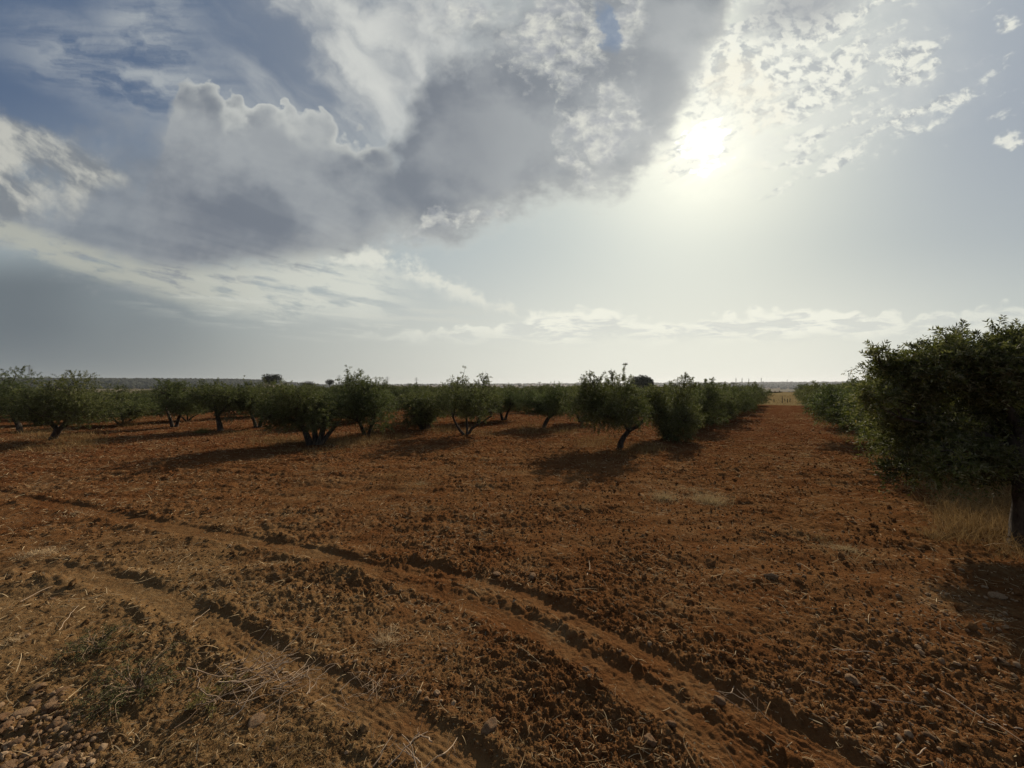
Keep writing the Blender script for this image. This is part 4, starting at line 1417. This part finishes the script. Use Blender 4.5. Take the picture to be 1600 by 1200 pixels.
tuft(1036, 783, 560, 0.16, 0.36, m_pale, "low pale grass tuft on open soil below the bent-trunk olive", 301, 0.9, 0.003, 0.6)
tuft(1108, 790, 560, 0.24, 0.36, m_pale, "pale grass tuft with longer upright stalks, right of a lower pale tuft", 302, 0.8, 0.003, 0.5)
tuft(1322, 868, 600, 0.10, 0.40, m_pale, "flattened fan of fine straw-coloured grass left of the shaded grass", 303, 1.5, 0.0026, 0.7)
tuft(655, 757, 380, 0.07, 0.45, m_pale, "flat mat of pale grass alone in mid-field below the three-stemmed olive", 304, 1.5, 0.004, 0.7)
tuft(316, 672, 420, 0.36, 0.28, m_greeny, "yellow-green grass tuft at the foot of the single-trunk olive", 305, 0.5, 0.005)
tuft(1078, 682, 420, 0.34, 0.26, m_golden, "bright orange-gold grass tuft beside the olive with skirts", 306, 0.5, 0.006)
tuft(196, 659, 380, 0.42, 0.3, m_golden, "tall golden tuft in the gap right of the forked olive", 307, 0.4, 0.008)
tuft(601, 1004, 260, 0.16, 0.12, m_straw, "wiry grey tangle of dead grass bending over the soil near the centre bottom", 308, 1.1, 0.002, 0.9)
tuft(1452, 842, 300, 0.14, 0.2, m_golden, "short golden tuft at the left end of the shaded grass", 309, 0.9, 0.003, 0.6)
tuft(22, 1000, 120, 0.07, 0.06, m_straw, "small straw tuft at the left edge above the heap of stones", 310, 0.9, 0.002, 0.4)
XYm = np.concatenate([patch_xy(435, 1190, 110, 50, 1500, g), patch_xy(500, 1150, 90, 35, 700, g), patch_xy(300, 1180, 80, 40, 600, g)])
n_ = len(XYm)
V, F, T = blades(np.stack([XYm[:, 0], XYm[:, 1], top_z(XYm[:, 0], XYm[:, 1]) - 0.004], 1), unit(np.stack([g.normal(0, .7, n_), g.normal(0, .7, n_), np.ones(n_)], 1)), g.uniform(0.012, 0.04, n_), np.full(n_, 0.0022), g.uniform(0, 0.7, n_), g, 3)
tag(mesh_from("stubble", V, F, m_golden, attr={"tint": T}), "low golden stubble at the bottom edge left of centre", None, None, "stuff")


tuft(1080, 770, 200, 0.10, 0.30, m_pale, "faint pale grass between the two tufts below the olive with skirts", 312, 1.0, 0.003, 0.6)
tuft(1280, 850, 260, 0.08, 0.30, m_golden, "thin straw scatter left of the flattened fan", 313, 1.5, 0.0026, 0.7)
tuft(610, 745, 240, 0.07, 0.4, m_golden, "sparser pale mat just left of the flat mat in mid-field", 314, 1.5, 0.004, 0.7)
tuft(1500, 800, 420, 0.22, 0.34, m_pale, "tallest dry tuft in the shade left of the nearest trunk", 315, 0.6, 0.003, 0.5)
tuft(120, 800, 260, 0.07, 0.35, m_straw, "low pale grass beside the far wheel track at left", 317, 1.3, 0.003, 0.6)
tuft(60, 860, 600, 0.09, 0.22, m_straw, "pale grass on the verge between the two track starts", 318, 1.2, 0.0026, 0.6)


def weed(px, py, label, seed, stems=26, rad=0.20, h=0.09, mat=m_weed):
    """low sprawling plant: crooked stems with small leaves"""
    g = np.random.default_rng(seed)
    x, y = at(px, py); z0 = rest_z(x, y)
    root = empty("low_weed", (x, y, z0)); tag(root, label, "weed")
    st = Acc(); B_, D_, L_, T_ = [], [], [], []
    for k in range(stems):
        a = g.uniform(0, 6.28); L = rad * g.uniform(0.4, 1.15)
        end = np.array([math.cos(a) * L, math.sin(a) * L, g.uniform(0.01, h)])
        P = bend((0, 0, 0.0), end, g, 7, -0.5); P[:, 2] = np.maximum(P[:, 2], 0.004)
        st.add(*tube(P, np.linspace(0.0024, 0.001, 7), 4, k, 0.05))
        for j in range(2, 7):
            for _ in range(2):
                dd = unit(g.normal(0, 1, (1, 3)) + np.array([[math.cos(a), math.sin(a), 0.7]]))[0]
                B_.append(P[j]); D_.append(dd); L_.append(g.uniform(0.02, 0.05)); T_.append(g.random())
    V, F, T = leaves((np.array(B_), np.array(D_), np.array(L_), np.array(T_)), g, 0.013, 0.45, 7)
    st.obj("stems", m_twig, root, attr={"tint": np.full(sum(len(v) for v in st.V), 0.3)})
    mesh_from("foliage", V, F, mat, parent=root, attr={"tint": T})
    return root


weed(212, 1075, "sprawling grey-green weed, the larger, between the stone heap and the twig pile", 401, 46, 0.24, 0.10)
weed(150, 1010, "smaller grey-green weed reaching up the verge above the larger one", 402, 30, 0.18, 0.08)
weed(335, 1100, "thin low weed left of the twig pile", 403, 12, 0.12, 0.05, m_greeny)


def stick_path(L, g, n=7, kink=0.05):
    t = np.linspace(0, 1, n)
    P = np.zeros((n, 3)); P[:, 0] = (t - 0.5) * L
    P[1:-1, 1] = g.normal(0, kink * 0.4 * L, n - 2); P[1:-1, 2] = g.normal(0, kink * L * 0.5, n - 2)
    P[:, 1] += np.sin(t * np.pi) * g.normal(0, kink * 1.0) * L
    return P


def twig_pile(px, py, label, seed, n=22, spread=0.2, L0=0.12, L1=0.40, up=0.35, rad=0.003):
    g = np.random.default_rng(seed)
    x, y = at(px, py); z0 = rest_z(x, y)
    acc = Acc(); tint = []
    for k in range(n):
        L = g.uniform(L0, L1)
        P = stick_path(L, g)
        a = g.uniform(0, np.pi) if g.random() < 0.6 else g.normal(0.8, 0.3)
        pit = g.normal(0, up)
        ca_, sa_ = math.cos(a), math.sin(a)
        P = P @ np.array([[math.cos(pit), 0, math.sin(pit)], [0, 1, 0], [-math.sin(pit), 0, math.cos(pit)]])
        P = P @ np.array([[ca_, sa_, 0], [-sa_, ca_, 0], [0, 0, 1]])
        P += np.array([g.normal(0, spread * 0.5), g.normal(0, spread * 0.35), 0])
        P[:, 2] += max(0.006 - P[:, 2].min(), g.uniform(0.0, 0.05)) - 0.004
        r0 = rad * g.uniform(0.6, 1.3)
        V, F = tube(P, np.linspace(r0, r0 * 0.5, len(P)), 5, k, 0.08)
        acc.add(V, F); tint.append(np.full(len(V), g.random()))
        if g.random() < 0.5:       # a side shoot
            j = int(g.integers(2, 5)); q = P[j] + unit(g.normal(0, 1, (1, 3)) * np.array([[1, 1, 0.5]]))[0] * L * 0.35
            q[2] = max(q[2], 0.005)
            V, F = tube(bend(P[j], q, g, 4, 0), np.linspace(r0 * 0.6, r0 * 0.3, 4), 4, k, 0.05)
            acc.add(V, F); tint.append(np.full(len(V), g.random()))
    o_ = acc.obj("twig_pile", m_twig, None, attr={"tint": np.concatenate(tint)}, loc=(x, y, z0 + 0.005))
    return tag(o_, label, "twigs")


twig_pile(425, 1070, "pile of pale broken twigs crossing each other on the verge", 501, 60, 0.30, 0.06, 0.34, 0.35, 0.0024)
twig_pile(580, 1075, "loose handful of thin dead stems right of the twig pile", 502, 26, 0.20, 0.05, 0.20, 0.35, 0.0017)
twig_pile(640, 1178, "few twigs round a broken reddish stub at the bottom edge", 503, 9, 0.12, 0.08, 0.2, 0.5, 0.003)
twig_pile(1150, 1095, "small fan of dead stalks beside the outer wheel track", 504, 8, 0.10, 0.08, 0.22, 0.2, 0.002)


def stick(p0, p1, label, seed, rad=0.0032, lift=0.012, kink=0.03):
    g = np.random.default_rng(seed)
    a = np.array(at(*p0)); b = np.array(at(*p1)); L = np.linalg.norm(b - a)
    P = stick_path(L, g, 8, kink)
    ang = math.atan2(b[1] - a[1], b[0] - a[0])
    mx_, my_ = (a + b) / 2
    V, F = tube(P, np.linspace(rad, rad * 0.45, 8), 6, seed, 0.1)
    o_ = mesh_from("dry_stick", V, F, m_twig, smooth=True, attr={"tint": np.full(len(V), g.uniform(0.5, 1))})
    o_.location = (mx_, my_, np.mean([rest_z(mx_ + q * (b - a)[0], my_ + q * (b - a)[1]) for q in (-.3, 0, .3)]) + lift * 0.35 + abs(P[:, 2]).max() * 0.5); o_.rotation_euler = (0, 0, ang)
    return tag(o_, label, "stick")


stick((1462, 1085), (1600, 1172), "longest straight dry stick, at the lower right edge", 601, 0.0028, 0.03)
stick((1298, 1022), (1366, 1030), "pale curved stick lying level right of the wheel tracks", 602, 0.003, 0.03, 0.06)
stick((1525, 1137), (1552, 1143), "short pale stick left of a brighter one in the lower right corner", 603, 0.004)
stick((1565, 1140), (1602, 1148), "short bright stick cut by the right edge in the lower right corner", 604, 0.005)
stick((1445, 1172), (1425, 1190), "thin stub of a stalk leaning near the bottom right", 605, 0.003)
stick((637, 1156), (666, 1138), "straight pale stick pointing up right at the bottom, left of centre", 606, 0.0035)
stick((30, 940), (110, 902), "long grey stick along the verge at the left edge", 607, 0.003, 0.02)
stick((90, 985), (122, 945), "thin forked stalk across the verge above the weeds", 608, 0.0025, 0.02)
stick((300, 975), (335, 940), "bent pale stalk lying over the lower wheel track", 609, 0.0024, 0.02, 0.08)
stick((916, 905), (919, 882), "small white stalk standing out in mid-field above the tracks", 610, 0.005, 0.03)
stick((1255, 1065), (1290, 1078), "slender stalk above the flat pale stone", 611, 0.0025, 0.02)
stick((1370, 1100), (1440, 1112), "fine long stalk between the flat stone and the right edge", 612, 0.0022, 0.03)

ROCKS = [rock_shape(3, 700 + k, 0.22, 0.62, 4) for k in range(6)]
rock_me = []
for k, (V, F) in enumerate(ROCKS):
    o_ = mesh_from("stone", V, F, m_stone, smooth=True)
    rock_me.append(o_.data); bpy.data.objects.remove(o_)


def stone(px, py, size, label, seed, group=None, sink=0.2, cat="stone", mat=None):
    g = np.random.default_rng(seed)
    x, y = at(px, py)
    o_ = bpy.data.objects.new("stone", rock_me[int(g.integers(6))]); C.objects.link(o_)
    o_.location = (x, y, rest_z(x, y) + size * sink)
    o_.rotation_euler = (g.normal(0, 0.25), g.normal(0, 0.25), g.uniform(0, 6.28))
    o_.scale = (size,) * 3
    return tag(o_, label, cat, group)


stone(1043, 1137, 0.034, "round pale stone just left of the twin wheel tracks, near the bottom", 801)
stone(762, 1143, 0.042, "knobbly brown stone near the bottom centre", 802)
stone(1330, 1068, 0.042, "flat pale stone right of the tracks with a shadow on its left", 803)
stone(1013, 1162, 0.038, "darker stone below left of the round pale one", 804)
stone(1122, 1098, 0.03, "small pinkish stone beside the outer wheel track", 805)
stone(1203, 913, 0.05, "largest brown lump standing in mid-field right of the tracks", 806)
stone(1366, 1113, 0.024, "small smooth stone below right of the flat pale one", 807)
stone(1448, 1155, 0.026, "small oval stone near the bottom, left of the short sticks", 808)
stone(1563, 1042, 0.036, "long flat stone near the right edge", 809)
stone(1556, 941, 0.055, "long grey stone in shade at the right edge", 810)
stone(775, 900, 0.035, "left one of two dark lumps beyond the tracks", 811)
stone(830, 905, 0.04, "right one of two dark lumps beyond the tracks", 812)
stone(914, 1050, 0.026, "pale pebble on the near side of the wheel tracks, right of centre", 813)
stone(35, 1105, 0.048, "rounded stone biggest in the heap at the lower left corner", 820)
stone(88, 1118, 0.046, "flat-topped cream stone beside the biggest one of the heap", 821)
stone(56, 1072, 0.034, "smooth stone at the top of the heap in the lower left corner", 822)
stone(398, 1128, 0.040, "brown stone under the twig pile", 823)
stone(80, 930, 0.022, "little white stone on the verge at far left", 824)
stone(208, 862, 0.024, "little white stone beyond the start of the lower wheel track", 825)
g = np.random.default_rng(91)
for k in range(40):
    px, py = g.uniform(-30, 165), g.uniform(1070, 1215)
    if px > 60 + (py - 1060) * 1.3: px -= 60
    stone(px, py, float(np.clip(g.lognormal(-3.75, 0.35), 0.012, 0.042)), "smaller cobble in the heap of stones at the lower left corner", 900 + k, "small cobbles of the corner heap", 0.15)
# loose gravel there and scattered pebbles: past counting
XY = np.concatenate([patch_xy(60, 1160, 120, 80, 420, g), patch_xy(1400, 1080, 230, 130, 260, g), patch_xy(1480, 960, 150, 60, 160, g), view_points(500, 1.5, 10, g)])
XY = XY[off_track(XY)]
o_ = scatter("pebbles", [rock_shape(1, 150 + k, 0.25, 0.65, 3) for k in range(6)], XY, np.clip(g.lognormal(-4.7, 0.4, len(XY)), 0.004, 0.02), g, None, 0.35)
m_peb, nt, B, o = new_mat("pebble")
tt = B.node('ShaderNodeAttribute', attribute_name="tint")
principled(B, o, B.mix(S(B, tt.outputs['Fac']), (0.14, 0.075, 0.036), (0.31, 0.21, 0.125)), 0.95, 0.05)
o_.data.materials.append(m_peb)
tag(o_, "small pebbles loose on the soil", None, None, "stuff")

# ------------------------------------------------------------------ things of the plain beyond
m_post, nt, B, o = new_mat("weathered_post")
tcn = B.node('ShaderNodeTexCoord'); pos = S(B, tcn.outputs['Object'])
principled(B, o, B.mix(B.noise(pos, 12, 4, 0.6, dims='3D'), (0.06, 0.045, 0.03), (0.16, 0.12, 0.08)), 0.9, 0.1)
for k, (px, yb, yt, lab) in enumerate([(1222, 634.5, 624, "tallest dark fence post standing in the dry grass at the end of the lane"),
                                       (1209, 633, 628, "stubby post left of the tallest one at the end of the lane"),
                                       (1230, 634, 628, "thin post just right of the tallest one at the end of the lane"),
                                       (1234, 633, 627.5, "second thin post right of the tallest one, closest to the right-hand row"),
                                       (1226, 632, 628, "short post half hidden in grass beside the tallest one")]):
    x, y = at(px, yb)
    h = (yb - yt) / F_PX * y
    g = np.random.default_rng(k)
    V, F = tube([(0, 0, -0.1), (0.01, 0, h * 0.5), (g.normal(0, 0.02), 0, h)], [0.032, 0.03, 0.026], 7, k, 0.08)
    top = np.arange(14, 21)
    V = np.vstack([V, [V[14:21].mean(0) + [0, 0, 0.01]]])
    tri = np.array([(14 + j, 14 + (j + 1) % 7, 21) for j in range(7)])
    o_ = mesh_from("fence_post", V, [F, tri], m_post, smooth=False)
    o_.location = (x, y, ground_z(x, y))
    tag(o_, lab, "fence post")

m_needle, nt, B, o = new_mat("pine_foliage")
tt = B.node('ShaderNodeAttribute', attribute_name="tint")
principled(B, o, B.mix(S(B, tt.outputs['Fac']), (0.022, 0.030, 0.016), (0.075, 0.085, 0.042)), 0.8, 0.1)
m_wood, nt, B, o = new_mat("wood_foliage")
tt = B.node('ShaderNodeAttribute', attribute_name="tint")
principled(B, o, B.mix(S(B, tt.outputs['Fac']), (0.024, 0.028, 0.019), (0.042, 0.045, 0.028)), 0.9, 0.05)


def far_tree(px, ytop, wpx, d, shape, label, seed, name="stone_pine", cat="pine tree", group=None, leafs=2600):
    g = np.random.default_rng(seed)
    x = (px - 800) / F_PX * d; y = d
    z0 = ground_z(x, y)
    top = CAM_H + (horizon_y(px) - ytop) / F_PX * d - z0
    rx = wpx / 2 / F_PX * d
    rz = rx * {'dome': 0.62, 'flat': 0.34, 'round': 0.8}[shape]
    root = empty(name, (x, y, z0)); tag(root, label, cat, group)
    cz = top - rz
    V, F = tube([(0, 0, -0.3), (0.05 * rx, 0, cz * 0.5), (0, 0, max(cz, 0.4))], [rx * 0.09, rx * 0.075, rx * 0.06], 8, seed, 0.08)
    acc = Acc(); acc.add(V, F)
    lobes = []
    for k in range(9 if shape != 'flat' else 8):
        a = k * 2.4 + g.uniform(-.3, .3); q = g.uniform(0.35, 0.68)
        c_ = np.array([math.cos(a) * q * rx, math.sin(a) * q * rx, cz + g.uniform(-0.35, 0.35) * rz])
        lobes.append((c_, np.array([rx * 0.45, rx * 0.45, rz * 0.62]) * g.uniform(0.85, 1.15)))
        V, F = tube(bend((0, 0, max(cz * 0.75, 0.3)), c_, g, 5, 0), np.linspace(rx * 0.045, rx * 0.015, 5), 5, k, 0.05); acc.add(V, F)
    lobes.append((np.array([0, 0, cz]), np.array([rx * 0.6, rx * 0.6, rz * 0.95])))
    acc.obj("trunk", m_bark, root)
    n = leafs
    pk = g.integers(0, len(lobes), n)
    d_ = g.normal(size=(n, 3)); d_ /= np.linalg.norm(d_, axis=1)[:, None]
    Cc = np.array([l[0] for l in lobes])[pk]; Rc = np.array([l[1] for l in lobes])[pk]
    Bp = Cc + d_ * Rc * (g.random(n) ** 0.3)[:, None]
    Bp[:, 2] = np.maximum(Bp[:, 2], 0.1)
    V, F, T = leaves((Bp, unit(d_ + g.normal(0, 0.4, (n, 3)) + np.array([0, 0, 0.4])), np.full(n, rx * 0.09), g.random(n)), g, rx * 0.085, 0.45, 5)
    mesh_from("crown", V, F, m_needle, parent=root, attr={"tint": T})
    return root


far_tree(1005, 589, 38, 112, 'dome', "big dark dome-crowned pine beyond the bent-trunk olive", 1001, leafs=4200)
far_tree(424, 580.5, 27, 150, 'dome', "tall flat-topped dark pine rising over the orchard at mid-left", 1002)
far_tree(515, 589.5, 15, 175, 'dome', "small round pine right of the flat-topped one", 1003, leafs=1500)
far_tree(477, 592, 15, 160, 'round', "low round tree between the flat-topped pine and the small round pine", 1004, "round_tree", "tree", leafs=1200)
far_tree(486, 593, 13, 165, 'round', "lower half of a pair of round trees between two pines", 1014, "round_tree", "tree", leafs=1000)
far_tree(1147, 605.5, 24, 105, 'round', "brownish dome of a low tree behind the row left of the lane", 1005, "round_tree", "tree", leafs=2000)
far_tree(1146, 601.6, 9, 420, 'flat', "tiny flat umbrella pine on the skyline above the brownish dome", 1006, leafs=500)
far_tree(843, 597.6, 5.5, 700, 'flat', "little umbrella pine standing clear on the skyline left of the bent-trunk olive", 1007, leafs=400)
far_tree(903, 598.6, 4.5, 760, 'flat', "tiniest umbrella pine on the skyline, just left of the bent-trunk olive", 1008, leafs=300)
far_tree(811, 599.0, 7, 520, 'round', "round skyline tree left of the little umbrella pine", 1009, "round_tree", "tree", leafs=500)
far_tree(855, 599.8, 7, 540, 'round', "round skyline tree right of the little umbrella pine", 1010, "round_tree", "tree", leafs=500)
far_tree(638, 596.8, 6, 640, 'round', "round dark tree alone on the low skyline between two groups of olives", 1011, "round_tree", "tree", leafs=400)
for k, (px, w, yt, lab) in enumerate([(1193, 13, 616, "leftmost grey-green bush in the line across the end of the lane"),
                                 (1202, 11, 614.5, "tallest of the grey-green bushes across the end of the lane"),
                                 (1211, 9, 617, "third bush from the left across the end of the lane"),
                                 (1218, 9, 615.5, "bush at the right end of the line across the lane")]):
    far_tree(px, yt, w, 62 + k * 2, 'round', lab, 1020 + k, "field_bush", "bush", "bushes across the end of the lane", 700)

# ---- lattice pylons
m_steel, nt, B, o = new_mat("galvanised_steel")
principled(B, o, (0.22, 0.23, 0.24), 0.5, 0.5)


def bar(a, b, w):
    return tube(np.array([a, b], float), [w, w], 4, 0, 0.0)


def pylon(px, ytop, d, label, rz, group="power pylons along the skyline"):
    x = (px - 800) / F_PX * d; y = d
    z0 = ground_z(x, y)
    H = CAM_H + (horizon_y(px) - ytop) / F_PX * d - z0
    root = empty("power_pylon", (x, y, z0), rz); tag(root, label, "pylon", group)
    w0, w1 = H * 0.085, H * 0.018
    th_ = 0.16 * d / 1000
    acc = Acc()

    def cor(t, i):
        w = w0 + (w1 - w0) * min(1, t / 0.62) if t < 0.62 else w1
        return np.array([(-1, -1, 1, 1)[i] * w, (-1, 1, 1, -1)[i] * w, t * H])
    lv = [0, 0.16, 0.31, 0.44, 0.54, 0.62, 0.72, 0.82, 0.92]
    for i in range(4):
        for a, b in zip(lv[:-1], lv[1:]):
            acc.add(*bar(cor(a, i), cor(b, i), th_ * 1.3))
            acc.add(*bar(cor(a, i), cor(b, (i + 1) % 4), th_ * 0.8))
            acc.add(*bar(cor(a, (i + 1) % 4), cor(b, i), th_ * 0.8))
        acc.add(*bar(cor(0.92, i), (0, 0, H), th_))
    acc.obj("mast", m_steel, root, smooth=False)
    for t, L in ((0.66, 0.15), (0.77, 0.18), (0.88, 0.13)):
        ac = Acc()
        for s in (-1, 1):
            for q in (-1, 1):
                ac.add(*bar((s * w1, q * w1, t * H), (s * L * H, 0, t * H + 0.01 * H), th_))
            ac.add(*bar((s * w1, 0, (t + 0.045) * H), (s * L * H, 0, t * H + 0.01 * H), th_))
            ac.add(*bar((s * L * H, 0, t * H), (s * L * H, 0, (t - 0.035) * H), th_ * 0.8))
        ac.obj("cross_arm", m_steel, root, smooth=False)
    return root


pylon(46, 563, 820, "nearest and tallest lattice pylon, over the trees at far left", 0.3)
pylon(530, 583, 1350, "thin pylon just left of the tall leafy olive's top", 0.5)
pylon(605, 586, 1500, "pylon over the gap right of the tall leafy olive", 0.5)
pylon(650.5, 588, 1700, "fainter pylon right of the one over the gap", 0.5)
pylon(1102, 596, 2100, "faint pylon left of the close group on the skyline above the lane row", 0.6)
pylon(1150, 594, 1700, "leftmost pylon of the close group above the lane row", 0.6)
pylon(1159.5, 594, 1750, "second pylon of the close group above the lane row", 0.6)
pylon(1170, 595, 1850, "third pylon of the close group, smaller than its neighbours", 0.6)
pylon(1189.5, 594, 1700, "pylon standing alone above the left half of the open horizon", 0.6)
pylon(1230, 597, 2200, "faint pylon above the right half of the open horizon", 0.6)

# ---- woods and hedges of the plain: beyond counting
g = np.random.default_rng(55)
pts = []


def band(n, a0, a1, r0, r1, s0, s1):
    a = np.radians(g.uniform(a0, a1, n)); r_ = np.sqrt(g.uniform(r0 ** 2, r1 ** 2, n))
    pts.append(np.stack([r_ * np.sin(a), r_ * np.cos(a), g.uniform(s0, s1, n)], 1))


def hedge(px0, px1, d0, d1, n, s):
    t = g.random(n); px = px0 + (px1 - px0) * t; d = d0 + (d1 - d0) * t + g.normal(0, s * 0.7, n)
    pts.append(np.stack([(px - 800) / F_PX * d, d, s * g.uniform(0.6, 1.3, n)], 1))


band(4800, -66, -33, 950, 1650, 4.0, 6.5)
band(500, -34, -20, 1500, 2300, 4, 7)
band(2200, 25, 62, 1300, 2900, 5, 9)
band(700, -20, 25, 2300, 3600, 4, 8)
hedge(560, 700, 900, 700, 120, 3.0); hedge(600, 800, 1500, 1300, 120, 4.0); hedge(770, 930, 1200, 1500, 120, 3.5)
hedge(780, 1100, 1900, 1700, 200, 5.0); hedge(950, 1200, 1100, 1300, 160, 4.0); hedge(1150, 1300, 520, 480, 50, 2.4); hedge(200, 420, 800, 900, 100, 3.0)
hedge(420, 560, 1000, 800, 120, 4.0)
P3 = np.concatenate(pts)
sh = [rock_shape(1, 300 + k, 0.5, 0.85, 0) for k in range(8)]
n = len(P3)
zz_ = low(P3[:, 0], P3[:, 1])[0]
R = rot_mats(n, g, 0.2); pk = g.integers(0, 8, n)
Vs, Fs, Ts, b0 = [], [], [], 0
for k, (SV, SF) in enumerate(sh):
    idx = np.nonzero(pk == k)[0]
    Pp = np.einsum('nij,vj->nvi', R[idx], SV) * P3[idx, 2][:, None, None]
    Pp[:, :, 0] += P3[idx, 0][:, None]; Pp[:, :, 1] += P3[idx, 1][:, None]; Pp[:, :, 2] += (zz_[idx] + P3[idx, 2] * 0.35)[:, None]
    Vs.append(Pp.reshape(-1, 3)); Fs.append((SF[None] + (np.arange(len(idx)) * len(SV))[:, None, None]).reshape(-1, 3) + b0)
    Ts.append(np.repeat(g.random(len(idx)), len(SV))); b0 += len(idx) * len(SV)
o_ = mesh_from("far_woodland", np.concatenate(Vs), np.concatenate(Fs), m_wood, attr={"tint": np.concatenate(Ts)})
tag(o_, "dark bands of far woodland and hedges across the plain", None, None, "stuff")

# ---- haze
m_haze, nt, B, o = new_mat("haze_air")
pv = B.node('ShaderNodeVolumePrincipled')
pv.inputs['Color'].default_value = (0.86, 0.90, 0.95, 1)
pv.inputs['Density'].default_value = 0.00013
pv.inputs['Anisotropy'].default_value = 0.35
nt.links.new(pv.outputs[0], o.inputs['Volume'])
m_haze.cycles.volume_sampling = 'DISTANCE'
a = 9500.0
V = np.array([(-a, -a, -60), (a, -a, -60), (a, a, -60), (-a, a, -60), (-a, -a, 75), (a, -a, 75), (a, a, 75), (-a, a, 75)])
F = np.array([(0, 3, 2, 1), (4, 5, 6, 7), (0, 1, 5, 4), (1, 2, 6, 5), (2, 3, 7, 6), (3, 0, 4, 7)])
o_ = mesh_from("haze", V, F, m_haze)
tag(o_, "thin pale dust haze lying over the plain", None, None, "stuff")
